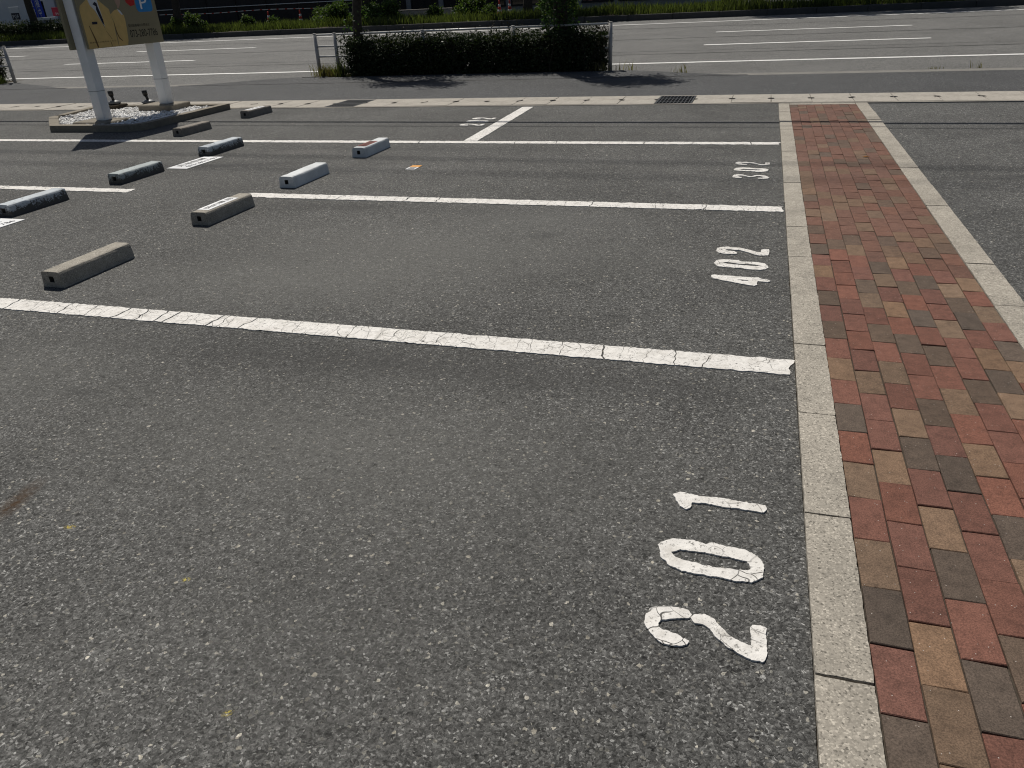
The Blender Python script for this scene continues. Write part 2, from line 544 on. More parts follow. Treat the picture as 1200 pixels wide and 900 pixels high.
lot('opposite_lot', 1.2635, 40, -10, 10.585, -.004, M['lot2'], -1)
sheet('pavement', -90, 60, 11.50, 14.02, .004, M['walk'])
sheet('road_gutter', -90, 60, 14.03, 14.40, -.002, M['apron'])
rd = sheet('road', -140, 90, 14.41, 38.0, -.004, M['road'])
sheet('far_ground', -160, 100, 44.6, 140, .12, M['walk'])

bm = bmesh.new()                                         # far kerb of the road, block after block
x = -110.0
while x < 60:
    box(bm, x, x + 1.985, 38.0, 38.20, -.05, .245 + random.uniform(-.006, .006), .015)
    x += 2.0
tag(obj('road_kerb', bm, M['roadkerb']), kind='structure')
bm = bmesh.new()
g = [[bm.verts.new((-110 + i * 2, 38.2 + j * 1.06, .20 + .05 * noise.noise(Vector((i * .7, j * 1.3, 2))) + .02 * j)) for i in range(86)] for j in range(7)]
for j in range(6):
    for i in range(85):
        bm.faces.new((g[j][i], g[j][i + 1], g[j + 1][i + 1], g[j + 1][i]))
tag(obj('verge', bm, M['soil']), kind='structure')

# lines painted on the road: parts of the road
def road_line(x0, x1, y, wid, mat=None, name='lane_line'):
    n = max(2, int((x1 - x0) / .35))
    up = []; lo = []
    for i in range(n + 1):
        xx = x0 + (x1 - x0) * i / n
        dy = .025 * noise.noise(Vector((xx * .5, y, 1)))
        up.append((xx, y + wid / 2 + dy + random.uniform(-.008, .008)))
        lo.append((xx, y - wid / 2 + dy + random.uniform(-.008, .008)))
    vs_ = [(a, b, .002) for a, b in lo] + [(a, b, .002) for a, b in up]
    fs = [(i, i + 1, n + 2 + i, n + 1 + i) for i in range(n)]
    return raw(name, vs_, fs, mat or M['paintfar'], rd)
for a, b, y, wd in ((-90, 60, 16.66, .22), (-21.7, -16.7, 21.40, .25), (-1.45, 3.70, 21.37, .25), (-42, -37, 21.4, .25), (19, 24, 21.4, .25),
                    (-36, -29.2, 26.9, .27), (-23.9, -18.4, 27.2, .27), (-1.48, 4.08, 26.84, .27), (19.5, 25, 26.9, .27), (-90, 60, 34.2, .34)):
    road_line(a, b, y, wd)
seam = simple("seam_tar", (.022, .022, .022), .9, .2, .3)
for y, a, b, wd in ((18.9, -60, 60, .05), (19.7, -60, 60, .03), (24.4, -60, 60, .07), (30.6, -60, 60, .09)):
    road_line(a, b, y, wd, seam, 'seam')

# ------------------------------------------------------------------ brick path and its kerbs
TONE = {'R': (.164, .073, .052), 'B': (.104, .075, .056), 'T': (.178, .114, .073)}
GIVEN = {0: (-1, "BRBTRTRBRTRBRB" "RTRBRBRTRBT"), 1: (0, "TTRRRTRRTRRRRR" "RRRBRRTTRT"), 2: (-1, "RBRBTRBTRTRBRTB" "RRTBRRRT"),
         3: (0, "RBRRRBRBRRBRTR" "TBRRRT"), 4: (-1, "RBTTBRTRTRBRBRB" "RTTBRR"), 5: (6, "RRBRRTRR" "BRTRTR"),
         6: (5, "TRTBTRBBT" "RRBTR"), 7: (8, "RTBRT" "RTRRBT")}
verts = []; faces = []; tones = []
PX0, PX1 = .3645, 1.1265
cw = (PX1 - PX0) / 8
for c_ in range(8):
    off = 1.27 if c_ % 2 == 0 else 1.17
    k0, seq = GIVEN[c_]
    for k in range(-24, 48):
        y0 = off + .1985 * k
        y1 = y0 + .1985
        if y1 < -3 or y0 > 10.42: continue
        y1 = min(y1, 10.44)
        key = seq[k - k0] if 0 <= k - k0 < len(seq) else random.choices("RBT", (.68, .17, .15))[0]
        tv = random.uniform(.86, 1.16)
        hue = random.uniform(-.06, .06)
        col = TONE[key]
        col = (col[0] * tv * (1 + hue), col[1] * tv, col[2] * tv * (1 - hue))
        if k - k0 >= len(seq) - 4 or y0 > 4.5:
            q_ = .42
            col = tuple(a * (1 - q_) + b * q_ for a, b in zip(col, (.128, .080, .057)))
        gx, gy = .0017, .0013
        jx, jy = random.uniform(-.0007, .0007), random.uniform(-.001, .001)
        xa, xb = PX0 + c_ * cw + gx + jx, PX0 + (c_ + 1) * cw - gx + jx
        ya, yb = y0 + gy + jy, y1 - gy + jy
        zt = .010 + random.uniform(-.0018, .0018)
        ti, tj = random.uniform(-.0013, .0013), random.uniform(-.0013, .0013)
        cj = [[random.uniform(-.0012, .0012) for _ in range(2)] for _ in range(4)]
        ch = .002
        b = len(verts)
        for (ix, iy, z) in ((0, 0, -.03), (0, 0, zt - ch), (ch, ch, zt)):
            for sx, sy in ((0, 0), (1, 0), (1, 1), (0, 1)):
                X = (xa + ix) if sx == 0 else (xb - ix)
                Y = (ya + iy) if sy == 0 else (yb - iy)
                X += cj[sx + 2 * sy][0]; Y += cj[sx + 2 * sy][1]
                verts.append((X, Y, z + (ti * (2 * sx - 1) + tj * (2 * sy - 1) if z > 0 else 0)))
        fs = [(b + 8, b + 9, b + 10, b + 11)]
        for L in (0, 4):
            for i in range(4):
                j = (i + 1) % 4
                fs.append((b + L + i, b + L + j, b + L + 4 + j, b + L + 4 + i))
        faces += fs
        tones += [col] * len(fs)
bp = raw('brick_path', verts, faces, M['brick'])
a_ = bp.data.attributes.new("tone", 'FLOAT_COLOR', 'FACE')
a_.data.foreach_set("color", np.array([(*c, 1) for c in tones], dtype=np.float32).ravel())
tag(bp, kind='structure')
sheet('path_bed', PX0 - .02, PX1 + .02, -3, 10.5, .0035, M['sand'])

bm = bmesh.new()
for (x0, x1, ph) in ((.2395, .3625, .130), (1.1285, 1.2625, .135)):
    y = ph - 6 * .6075
    while y < 10.55:
        if y + .6 > -3:
            ye = min(y + .6075 - .006, 10.565)
            jx = random.uniform(-.0015, .0015)
            zk = .012 + random.uniform(-.002, .002)
            flat_poly(bm, [ragged([(x0 + jx, y), (x1 + jx, y), (x1 + jx, ye), (x0 + jx, ye)], .018, .0020, int(y * 50) + int(x0 * 10))], zk, -.1)
        y += .6075
xx = .3665
while xx < 1.12:
    xe = min(xx + .38, 1.1245)
    box(bm, xx, xe - .004, 10.447, 10.56, -.1, .011, .003)
    xx += .38
tag(obj('path_kerb', bm, M['kerb']), kind='structure')
sheet('kerb_bed', .18, 1.32, -3, 10.6, -.007, M['sand'])

# ------------------------------------------------------------------ drain: frame, slabs, gratings
bm = bmesh.new()
box(bm, -60, 45, 10.628, 10.672, -.10, .006)
box(bm, -60, 45, 11.448, 11.494, -.10, .008)
box(bm, -60, 45, 10.673, 11.447, -.10, -.085)
tag(obj('drain_channel', bm, M['lid']), kind='structure')
LP = .4905
LX = -2.302
def slab_bm(var):
    bm = bmesh.new()
    h = LP / 2 - .004
    y0, y1, ym = -.384, .384, random.uniform(-.03, .03)
    r = .064
    pts = [(-h, y0)]
    pts += [(h, y0)]
    pts += [(h, ym - r), (h - .030, ym - r * .8), (h - .044, ym), (h - .030, ym + r * .8), (h, ym + r), (h, y1), (-h, y1)]
    pts += [(-h, ym + r), (-h + .030, ym + r * .8), (-h + .044, ym), (-h + .030, ym - r * .8), (-h, ym - r)]
    flat_poly(bm, [ragged(pts, .03, .0035, var)], .010, -.07)
    return bm
protos = []
for i in range(4):
    o = obj('drain_slab', slab_bm(i + 3), M['lid'])
    protos.append(o)
used = [False] * 4
grate_at = {2: 'a', -8: 'b'}
cnt = 0
for k in range(-34, 16):
    if k in grate_at or (-8 - 0) == k: continue
    cx = LX + LP * (k + .5)
    i = cnt % 4
    cnt += 1
    if not used[i]:
        o = protos[i]; used[i] = True
    else:
        o = protos[i].copy(); C.objects.link(o)
    o.location = (cx, 11.06 + random.uniform(-.004, .004), random.uniform(-.002, .003))
    o.rotation_euler = (0, 0, random.choice((0, math.pi)) + random.uniform(-.004, .004))
    tag(o, 'pale concrete drain slab with notched ends in the row along the pavement', 'drain slab', 'concrete slabs covering the drain')
def grating(k, label):
    cx = LX + LP * (k + .5)
    e = empty('drain_grate', (cx, 11.06, 0))
    tag(e, label, 'drain grate', 'iron gratings in the drain')
    h, d = LP / 2 - .006, .382
    bm = bmesh.new()
    for a in ((-h, h, -d, -d + .022), (-h, h, d - .022, d), (-h, -h + .018, -d + .0225, d - .0225), (h - .018, h, -d + .0225, d - .0225)):
        box(bm, *a, -.03, .010)
    obj('frame', bm, M['iron'], e)
    bm = bmesh.new()
    n = 10
    for i in range(1, n):
        x_ = -h + 2 * h * i / n
        box(bm, x_ - .006, x_ + .006, -d + .0235, d - .0235, -.03, .008)
    for i in range(1, 5):
        y_ = -d + 2 * d * i / 5
        box(bm, -h + .019, h - .019, y_ - .012, y_ + .012, -.026, .0115)
    obj('bars', bm, M['iron'], e)
grating(2, 'dark iron drain grating in the pale slabs nearest the brick path')
grating(-8, 'dark iron drain grating in the pale slabs, left of the other grating')

# ------------------------------------------------------------------ painted bay lines and bay numbers
def bay_line(x0, x1, y, wid, label, seed, gap=(.045, .14), step=.012, amp=.006):
    r = random.Random(seed)
    bm = bmesh.new()
    cuts = [x0]
    while cuts[-1] < x1 - .4:
        cuts.append(cuts[-1] + r.uniform(*gap))
    cuts.append(x1)
    def cross(x, j):
        sl = r.uniform(-.03, .03)
        return [(x + sl * (t - .5) + r.uniform(-.008, .008), y + (t - .5) * wid) for t in (0, .2, .4, .6, .8, 1)]
    L = cross(cuts[0], 0)
    for i in range(1, len(cuts)):
        R_ = cross(cuts[i], i)
        gp = r.choice((.0007, .001, .0015, .002, .004, .006)) if i < len(cuts) - 1 else 0
        Rg = [(a - gp * (.5 + r.random()), b) for a, b in R_]
        lo = []; hi = []
        n = max(2, int((Rg[0][0] - L[0][0]) / step))
        for k in range(1, n):
            t_ = k / n
            xa = L[0][0] + (Rg[0][0] - L[0][0]) * t_
            xb = Rg[-1][0] + (L[-1][0] - Rg[-1][0]) * t_
            f = lambda q, s: amp * (1.4 * noise.noise(Vector((q * 14, s, seed))) + r.uniform(-.6, .6))
            lo.append((xa, y - wid / 2 + f(xa, 1)))
            hi.append((xb, y + wid / 2 + f(xb, 5)))
        flat_poly(bm, [L[:1] + lo + Rg + hi + L[:0:-1]], .0045, -.002)
        L = [(a + gp * (.5 + r.random()), b) for a, b in R_]
    o = obj('parking_line', bm, M['paint'])
    return tag(o, label, 'parking line', 'white painted lines between the parking bays')
bay_line(-4.3, .222, 2.945, .138, 'cracked white bay line nearest the front, between numbers 201 and 402', 1)
bay_line(-4.02, .226, 5.43, .137, 'cracked white bay line between numbers 402 and 302', 2, (.08, .35), .014, .009)
bay_line(-11.5, .226, 7.872, .128, 'long white bay line passing beyond number 302 and the red topped wheel stop', 3, (.15, .6), .02, .010)
bay_line(-9.5, -5.22, 5.465, .12, 'short white bay line at left ending at the worn white wheel stops', 4, (.2, .6), .02, .010)
# the line that runs away from the viewer
bm = bmesh.new()
r = random.Random(9)
y = 7.955
while y < 10.48:
    y2 = min(y + r.uniform(.3, .8), 10.52)
    q = lambda yy: -2.925 - .030 * (yy - 7.9)
    pts = [(q(y) - .078, y), (q(y) + .078, y + .002), (q(y2) + .078, y2 - .006), (q(y2) - .078, y2 - .004)]
    flat_poly(bm, [ragged(pts, .03, .005, int(y * 10))], .0045, -.002)
    y = y2
tag(obj('parking_line', bm, M['paint']), 'white bay line running away from the viewer beside number 202', 'parking line', 'white painted lines between the parking bays')

DIG = {
 'a1': [(-0.1393, 1.9652), (-0.1203, 1.9818), (-0.0889, 1.9768), (-0.0578, 1.9719), (-0.0142, 1.9772), (0.0394, 1.9741), (0.0922, 1.9711), (0.1281, 1.9678), (0.1327, 1.9528), (0.1251, 1.9363), (0.0994, 1.9359), (0.0473, 1.9409), (0.0081, 1.9352), (-0.0255, 1.9437), (-0.0656, 1.9415), (-0.0821, 1.9377), (-0.0844, 1.9102), (-0.0957, 1.9018), (-0.1134, 1.9116), (-0.1266, 1.9416)],
 'a0': [(-0.1524, 1.7155), (-0.1459, 1.7293), (-0.1165, 1.7507), (-0.0633, 1.7552), (-0.0284, 1.7482), (-0.0074, 1.7583), (0.0238, 1.7497), (0.0726, 1.7475), (0.1029, 1.7323), (0.121, 1.708), (0.127, 1.686), (0.1227, 1.6485), (0.0991, 1.6231), (0.0534, 1.6181), (0.0127, 1.6216), (-0.0166, 1.6218), (-0.0521, 1.6222), (-0.0821, 1.6242), (-0.1205, 1.6448), (-0.1417, 1.6685)],
 'a0h': [(-0.1198, 1.6934), (-0.0967, 1.7108), (-0.0537, 1.7142), (-0.023, 1.7147), (0.0137, 1.7108), (0.0559, 1.7084), (0.0857, 1.7023), (0.0967, 1.6833), (0.0953, 1.6673), (0.0635, 1.6595), (0.0226, 1.656), (-0.0189, 1.6553), (-0.0494, 1.662), (-0.086, 1.6646), (-0.1086, 1.6765)],
 'a2a': [(-0.1515, 1.4129), (-0.1504, 1.437), (-0.1425, 1.4632), (-0.1214, 1.4766), (-0.0851, 1.4815), (-0.051, 1.4778), (-0.0434, 1.4676), (-0.0489, 1.4543), (-0.0868, 1.4448), (-0.1135, 1.4342), (-0.1202, 1.4208), (-0.1167, 1.4061), (-0.1036, 1.3978), (-0.0811, 1.3921), (-0.0586, 1.3828), (-0.0421, 1.378), (-0.0486, 1.3618), (-0.0774, 1.3574), (-0.1013, 1.3557), (-0.1164, 1.3682), (-0.1324, 1.3868), (-0.1456, 1.4027)],
 'a2b': [(-0.0419, 1.456), (-0.0337, 1.47), (-0.0118, 1.4731), (0.008, 1.4645), (0.0199, 1.448), (0.0339, 1.4361), (0.0464, 1.4204), (0.067, 1.407), (0.0881, 1.3977), (0.1035, 1.398), (0.1044, 1.4312), (0.0998, 1.4526), (0.1048, 1.4677), (0.1207, 1.4693), (0.1339, 1.4612), (0.1315, 1.438), (0.1332, 1.4091), (0.1344, 1.3668), (0.1245, 1.356), (0.0993, 1.3579), (0.0683, 1.3712), (0.0416, 1.3896), (0.0249, 1.4075), (0.0075, 1.4295), (-0.0124, 1.4438), (-0.0368, 1.4416)],
 'b2': [(-0.1596, 4.448), (-0.1516, 4.4991), (-0.129, 4.5212), (-0.0927, 4.5289), (-0.0559, 4.519), (-0.0269, 4.5193), (0.0025, 4.5023), (0.0317, 4.4817), (0.0606, 4.4578), (0.082, 4.4439), (0.0925, 4.4478), (0.0938, 4.4968), (0.1061, 4.5084), (0.1362, 4.5127), (0.1388, 4.4666), (0.1323, 4.394), (0.0861, 4.3872), (0.0616, 4.3954), (0.0329, 4.4247), (0.004, 4.4496), (-0.0254, 4.4735), (-0.0578, 4.475), (-0.0833, 4.4813), (-0.1048, 4.4745), (-0.106, 4.4619), (-0.0891, 4.4484), (-0.0568, 4.4506), (-0.0415, 4.4223), (-0.0406, 4.3984), (-0.0688, 4.3942), (-0.1043, 4.3915), (-0.1373, 4.4048)],
 'b0': [(-0.1558, 4.2239), (-0.1439, 4.2714), (-0.1098, 4.2881), (-0.0679, 4.2886), (-0.026, 4.2834), (-0.0047, 4.2638), (0.0295, 4.269), (0.0808, 4.2621), (0.1148, 4.2482), (0.1301, 4.2119), (0.1335, 4.1797), (0.1187, 4.1506), (0.0924, 4.1358), (0.0526, 4.1349), (0.0125, 4.1372), (-0.0081, 4.1524), (-0.0417, 4.1504), (-0.0859, 4.1545), (-0.1272, 4.1613), (-0.1459, 4.1861)],
 'b0h': [(-0.1103, 4.2308), (-0.0936, 4.2424), (-0.0622, 4.2347), (-0.0171, 4.2225), (0.017, 4.2222), (0.0577, 4.2206), (0.0949, 4.2065), (0.0716, 4.1952), (0.0312, 4.1967), (-0.0062, 4.1998), (-0.0473, 4.2068), (-0.0888, 4.2138)],
 'b4': [(-0.1555, 3.9867), (-0.1555, 4.0125), (-0.1426, 4.0197), (-0.1157, 4.0137), (-0.0562, 4.0149), (-0.0101, 4.0099), (0.042, 4.0081), (0.0841, 4.0098), (0.1036, 3.9877), (0.126, 3.9863), (0.1451, 3.9646), (0.1325, 3.9429), (0.1103, 3.9491), (0.0816, 3.9523), (0.0803, 3.9344), (0.0777, 3.895), (0.0669, 3.8788), (0.0384, 3.8838), (-0.0066, 3.9026), (-0.0523, 3.9226), (-0.0918, 3.9361), (-0.1256, 3.9558), (-0.1456, 3.9597)],
 'b4h': [(-0.0281, 3.9665), (-0.0021, 3.9626), (0.0334, 3.9614), (0.0369, 3.949), (0.0049, 3.9438)],
 'c2': [(-0.147, 6.9357), (-0.1361, 6.9776), (-0.1083, 6.9972), (-0.0866, 6.9839), (-0.0515, 6.9949), (-0.0297, 6.9691), (0.0018, 6.9799), (0.0268, 6.9509), (0.0552, 6.9119), (0.083, 6.9013), (0.1003, 6.9023), (0.1006, 6.9729), (0.1381, 6.975), (0.1375, 6.894), (0.1108, 6.8681), (0.0696, 6.8604), (0.0416, 6.8936), (0.0168, 6.922), (-0.015, 6.9379), (-0.0431, 6.9434), (-0.0713, 6.9453), (-0.0922, 6.937), (-0.088, 6.9124), (-0.0666, 6.903), (-0.0455, 6.8972), (-0.0447, 6.8657), (-0.083, 6.8635), (-0.1148, 6.8756)],
 'c0': [(-0.1477, 6.685), (-0.1276, 6.7453), (-0.0799, 6.7602), (-0.0248, 6.7553), (0.0234, 6.7331), (0.0776, 6.7332), (0.1182, 6.7192), (0.131, 6.6869), (0.1185, 6.6288), (0.0855, 6.6022), (0.0322, 6.5985), (-0.0083, 6.6201), (-0.0622, 6.6213), (-0.1168, 6.634), (-0.1377, 6.6491)],
 'c0h': [(-0.1013, 6.6798), (-0.0713, 6.7034), (-0.0099, 6.6974), (0.0443, 6.6927), (0.0848, 6.6871), (0.0447, 6.6646), (0.0043, 6.6619), (-0.0362, 6.6625), (-0.0769, 6.6614)],
 'c3': [(-0.1487, 6.4188), (-0.1377, 6.4745), (-0.1052, 6.4974), (-0.0683, 6.4875), (-0.0444, 6.4578), (-0.0176, 6.4364), (0.0022, 6.4302), (0.0277, 6.4709), (0.0603, 6.4812), (0.0931, 6.468), (0.1192, 6.439), (0.1354, 6.3988), (0.1227, 6.3555), (0.0812, 6.3447), (0.049, 6.3497), (0.0518, 6.3802), (0.0808, 6.3794), (0.0935, 6.4033), (0.0706, 6.4353), (0.0379, 6.4406), (0.0124, 6.4078), (-0.0167, 6.3979), (-0.0368, 6.4195), (-0.0639, 6.4485), (-0.0938, 6.4541), (-0.1062, 6.4298), (-0.0922, 6.406), (-0.0721, 6.3922), (-0.0744, 6.3629), (-0.107, 6.3604), (-0.134, 6.3813)],
}
def grown(l, d):
    """outline moved outward by d (holes use a negative d)"""
    n = len(l)
    s = sum(l[i - 1][0] * l[i][1] - l[i][0] * l[i - 1][1] for i in range(n))
    d = d if s > 0 else -d
    out = []
    for i in range(n):
        e = Vector(l[(i + 1) % n]) - Vector(l[i - 1])
        e.normalize()
        out.append((l[i][0] + e.y * d, l[i][1] - e.x * d))
    return out
def number(parts, label, seed, step=.005, amp=.0034, fat=0.0):
    e = empty('bay_number', (0, 0, 0))
    tag(e, label, 'bay number', 'white stencilled bay numbers')
    for i, pieces in enumerate(parts):
        bm = bmesh.new()
        for loops in pieces:
            flat_poly(bm, [ragged(grown(l, fat if j == 0 else -fat) if fat else l, step, amp, seed + i * 3 + j) for j, l in enumerate(loops)], .005, -.002)
        obj('digit', bm, M['paint'], e)
    return e
def moved(l, sx, ox, oy, c0):
    return [((x - c0[0]) * sx + ox, (y - c0[1]) + oy) for x, y in l]
D = DIG
number([[[D['a2a']], [D['a2b']]], [[D['a0'], D['a0h']]], [[D['a1']]]], 'large white number 201 stencilled on the asphalt closest to the viewer', 10, fat=.0024)
number([[[D['b4'], D['b4h']]], [[D['b0'], D['b0h']]], [[D['b2']]]], 'white number 402 stencilled between the two nearest bay lines', 30, .008, .003)
number([[[D['c3']]], [[D['c0'], D['c0h']]], [[D['c2']]]], 'white number 302 stencilled beside the kerb between second and third bay lines', 50, .01, .003)
c2 = (-.0104, 4.458); c0 = (-.0112, 4.2117)
number([[[moved(D['b2'], 1.03, -3.289, 9.022, c2)]], [[moved(D['b0'], 1.03, -3.305, 9.282, c0), moved(D['b0h'], 1.03, -3.305, 9.282, c0)]],
        [[moved(D['b2'], 1.03, -3.297, 9.505, c2)]]], 'far white number 202 stencilled beside the line running towards the road', 70, .012, .003)

# ------------------------------------------------------------------ wheel stops
def stop_body(seed, wb=.156, wt=.126, h=.095, L=.575):
    """concrete bar along Y from y=0 to L with a socket in each end"""
    r = random.Random(seed)
    bm = bmesh.new()
    prof = [(-wb / 2, 0), (-wb / 2 + .004, .02), (-wt / 2 - .003, h - .016), (-wt / 2 + .003, h - .005), (-wt / 2 + .014, h),
            (wt / 2 - .014, h), (wt / 2 - .003, h - .005), (wt / 2 + .003, h - .016), (wb / 2 - .004, .02), (wb / 2, 0)]
    n = 24
    rings = []
    for i in range(n + 1):
        y = L * i / n
        ring = []
        for (x, z) in prof:
            k = noise.noise(Vector((x * 40 + seed * 9, y * 14, z * 40))) * .0022
            if z > .08: k -= .006 * max(0, noise.noise(Vector((x * 30 + seed * 5, y * 24, 3))) - .35)
            e = min(i, n - i)
            ring.append(bm.verts.new((x * (1 + k * 6), y + (r.uniform(-.0015, .0015) if e == 0 else 0), max(0, z + k * (1 if z > .03 else 0)))))
        rings.append(ring)
    m = len(prof)
    for a, b in zip(rings, rings[1:]):
        for k in range(m):
            f = bm.faces.new((a[k], a[(k + 1) % m], b[(k + 1) % m], b[k]))
    for ring, y, s in ((rings[0], 0, 1), (rings[-1], L, -1)):
        hx, z0, z1 = .017, .030, .066
        ho = [bm.verts.new((xx, y, zz)) for xx, zz in ((-hx, z0), (hx, z0), (hx, z1), (-hx, z1))]
        hi = [bm.verts.new((v.co.x, y + s * .035, v.co.z)) for v in ho]
        es = []
        for k in range(m):
            a, b = ring[k], ring[(k + 1) % m]
            es.append(bm.edges.get((a, b)) or bm.edges.new((a, b)))
        for k in range(4):
            es.append(bm.edges.new((ho[k], ho[(k + 1) % 4])))
            f = bm.faces.new((ho[k], ho[(k + 1) % 4], hi[(k + 1) % 4], hi[k])); f.material_index = 1
        f = bm.faces.new(hi); f.material_index = 1
        bmesh.ops.triangle_fill(bm, use_beauty=True, edges=es)
    return bm
def wheel_stop(x, y, mat, label, seed, rz=0.0, L=.575):
    o = obj('wheel_stop', stop_body(seed, L=L), [M[mat], M['hole']])
    o.location = (x, y, 0.001)
    o.rotation_euler = (0, 0, rz)
    return tag(o, label, 'wheel stop', 'concrete wheel stops')
def plate(o, y0, y1, x0, x1, mat, text=None, z=.0965, ink='ink'):
    bm = bmesh.new()
    box(bm, x0, x1, y0, y1, z - .0015, z + .0012)
    p = obj('plate', bm, M[mat], o)
    if text:
        m_ = (y1 - y0) * .07
        lettering(text, (x1 - (x1 - x0) * .24, y0 + m_, z + .0022), (0, 1, 0), (-1, 0, 0), (y1 - y0) - 2 * m_, (x1 - x0) * .52, M[ink], p)
    return p
wheel_stop(-3.822, 3.222, 'stop', 'bare tan concrete wheel stop closest to the viewer', 1, .0)
s2 = wheel_stop(-3.802, 4.540, 'stop', 'tan concrete wheel stop with a white lettered plate on top, near the second bay line', 2)
plate(s2, .065, .43, -.052, .046, 'white', '契約車用')
wheel_stop(-3.800, 5.712, 'stopwhite', 'clean white painted wheel stop between the plated one and the red topped one', 3, L=.595)
s4 = wheel_stop(-3.782, 7.022, 'stopwhite', 'white painted wheel stop with a faded red panel on its top', 4)
plate(s4, .075, .36, -.046, .044, 'fadedred', '専用駐車', ink='ink')
wheel_stop(-5.662, 4.558, 'stopworn', 'worn white wheel stop at the left picture edge', 5)
wheel_stop(-5.602, 5.700, 'stopgrey', 'pale topped grey wheel stop left of the larger lettered sheet on the asphalt', 6)
wheel_stop(-5.610, 7.012, 'stopworn', 'stained white wheel stop just behind the larger lettered sheet on the asphalt', 7, L=.61)
wheel_stop(-6.890, 8.205, 'stopdark', 'bare brown concrete wheel stop in front of the gravel island', 8)
s9 = wheel_stop(-6.910, 9.668, 'stopdark', 'brown wheel stop with a white plate, farthest back beside the drain', 9)
plate(s9, .09, .45, -.052, .05, 'white', '契約車用')

def ground_sheet(x0, x1, y0, y1, t1, t2, label):
    bm = bmesh.new()
    box(bm, x0, x1, y0, y1, .0015, .0045)
    o = obj('ground_sign', bm, M['white'])
    tag(o, label, 'ground sign', 'white lettered sheets stuck to the asphalt')
    W = x1 - x0; H = y1 - y0
    lettering(t1, (x1 - W * .52, y0 + H * .14, .006), (0, 1, 0), (-1, 0, 0), H * .72, W * .34, M['ink'], o)
    lettering(t2, (x1 - W * .14, y0 + H * .14, .006), (0, 1, 0), (-1, 0, 0), H * .78, W * .22, M['navy'], o)
ground_sheet(-5.585, -5.345, 6.375, 6.97, '月極駐車', '073-280-7786', 'white lettered sheet on the asphalt between two worn wheel stops')
ground_sheet(-5.645, -5.40, 3.90, 4.50, '月極駐車', '073-280-7786', 'white lettered sheet on the asphalt cut by the left picture edge')
bm = bmesh.new()
box(bm, -3.05, -2.955, 6.50, 6.60, .0015, .004, mi=0)
box(bm, -3.05, -2.955, 6.6005, 6.68, .0015, .004, mi=1)
for k in range(3):
    box(bm, -3.035, -2.97, 6.52 + k * .026, 6.532 + k * .026, .0042, .0052, mi=2)
tag(obj('sticker', bm, [M['white'], M['orange'], M['ink']]), 'small white and orange sticker on the asphalt right of the red topped wheel stop', 'sticker')

# ------------------------------------------------------------------ the sign on its gravel island
isl_out = [(-9.2, 8.5), (-8.05, 8.5), (-7.9, 8.54), (-7.80, 8.64), (-7.76, 8.8), (-7.80, 10.585), (-8.2, 10.61), (-10.32, 10.58), (-10.02, 9.3)]
def inset(poly, d):
    out = []
    n = len(poly)
    for i in range(n):
        p0, p1, p2 = Vector(poly[i - 1]), Vector(poly[i]), Vector(poly[(i + 1) % n])
        e1 = (p1 - p0).normalized(); e2 = (p2 - p1).normalized()
        n1 = Vector((-e1.y, e1.x)); n2 = Vector((-e2.y, e2.x))
        b = (n1 + n2).normalized()
        out.append(tuple(p1 + b * d / max(.3, b.dot(n1))))
    return out
isl_in = inset(isl_out, .12)
bm = bmesh.new()
flat_poly(bm, [ragged(isl_out, .12, .006, 2), ragged(isl_in, .12, .004, 3)], .085, -.02)
o = obj('island_kerb', bm, M['foot'])
tag(o, 'low concrete kerb around the gravel bed under the billboard', 'kerb')
# gravel
def in_poly(x, y, poly):
    c = False
    n = len(poly)
    for i in range(n):
        x1, y1 = poly[i]; x2, y2 = poly[i - 1]
        if (y1 > y) != (y2 > y) and x < (x2 - x1) * (y - y1) / (y2 - y1) + x1: c = not c
    return c
t_ = (1 + 5 ** .5) / 2
ico_v = np.array([(-1, t_, 0), (1, t_, 0), (-1, -t_, 0), (1, -t_, 0), (0, -1, t_), (0, 1, t_), (0, -1, -t_), (0, 1, -t_), (t_, 0, -1), (t_, 0, 1), (-t_, 0, -1), (-t_, 0, 1)]) / 1.9
ico_f = [(0, 11, 5), (0, 5, 1), (0, 1, 7), (0, 7, 10), (0, 10, 11), (1, 5, 9), (5, 11, 4), (11, 10, 2), (10, 7, 6), (7, 1, 8), (3, 9, 4), (3, 4, 2), (3, 2, 6), (3, 6, 8), (3, 8, 9), (4, 9, 5), (2, 4, 11), (6, 2, 10), (8, 6, 7), (9, 8, 1)]
V = []; F = []; lv = []
for i in range(6500):
    x, y = random.uniform(-10.3, -7.7), random.uniform(8.5, 10.6)
    if not in_poly(x, y, isl_in): continue
    s = random.uniform(.014, .030)
    a = random.uniform(0, 6.28)
    ca, sa = math.cos(a), math.sin(a)
    q = ico_v * (s, s * random.uniform(.6, 1), s * random.uniform(.45, .8)) * rng.uniform(.85, 1.15, (12, 1))
    q = np.stack((q[:, 0] * ca - q[:, 1] * sa + x, q[:, 0] * sa + q[:, 1] * ca + y, q[:, 2] + .045 + random.uniform(-.012, .016)), 1)
    b = len(V)
    V += [tuple(p) for p in q]
    F += [tuple(k + b for k in f) for f in ico_f]
    lv += [random.random()] * 20
gv = raw('gravel', V, F, M['pebble'])
gv.data.attributes.new("lv", 'FLOAT', 'FACE').data.foreach_set("value", np.array(lv, dtype=np.float32))
tag(gv, 'white pebbles filling the island under the billboard', 'gravel', kind='stuff')
bm = bmesh.new()
flat_poly(bm, [isl_in], .036)
tag(obj('island_bed', bm, M['soil']), kind='structure')

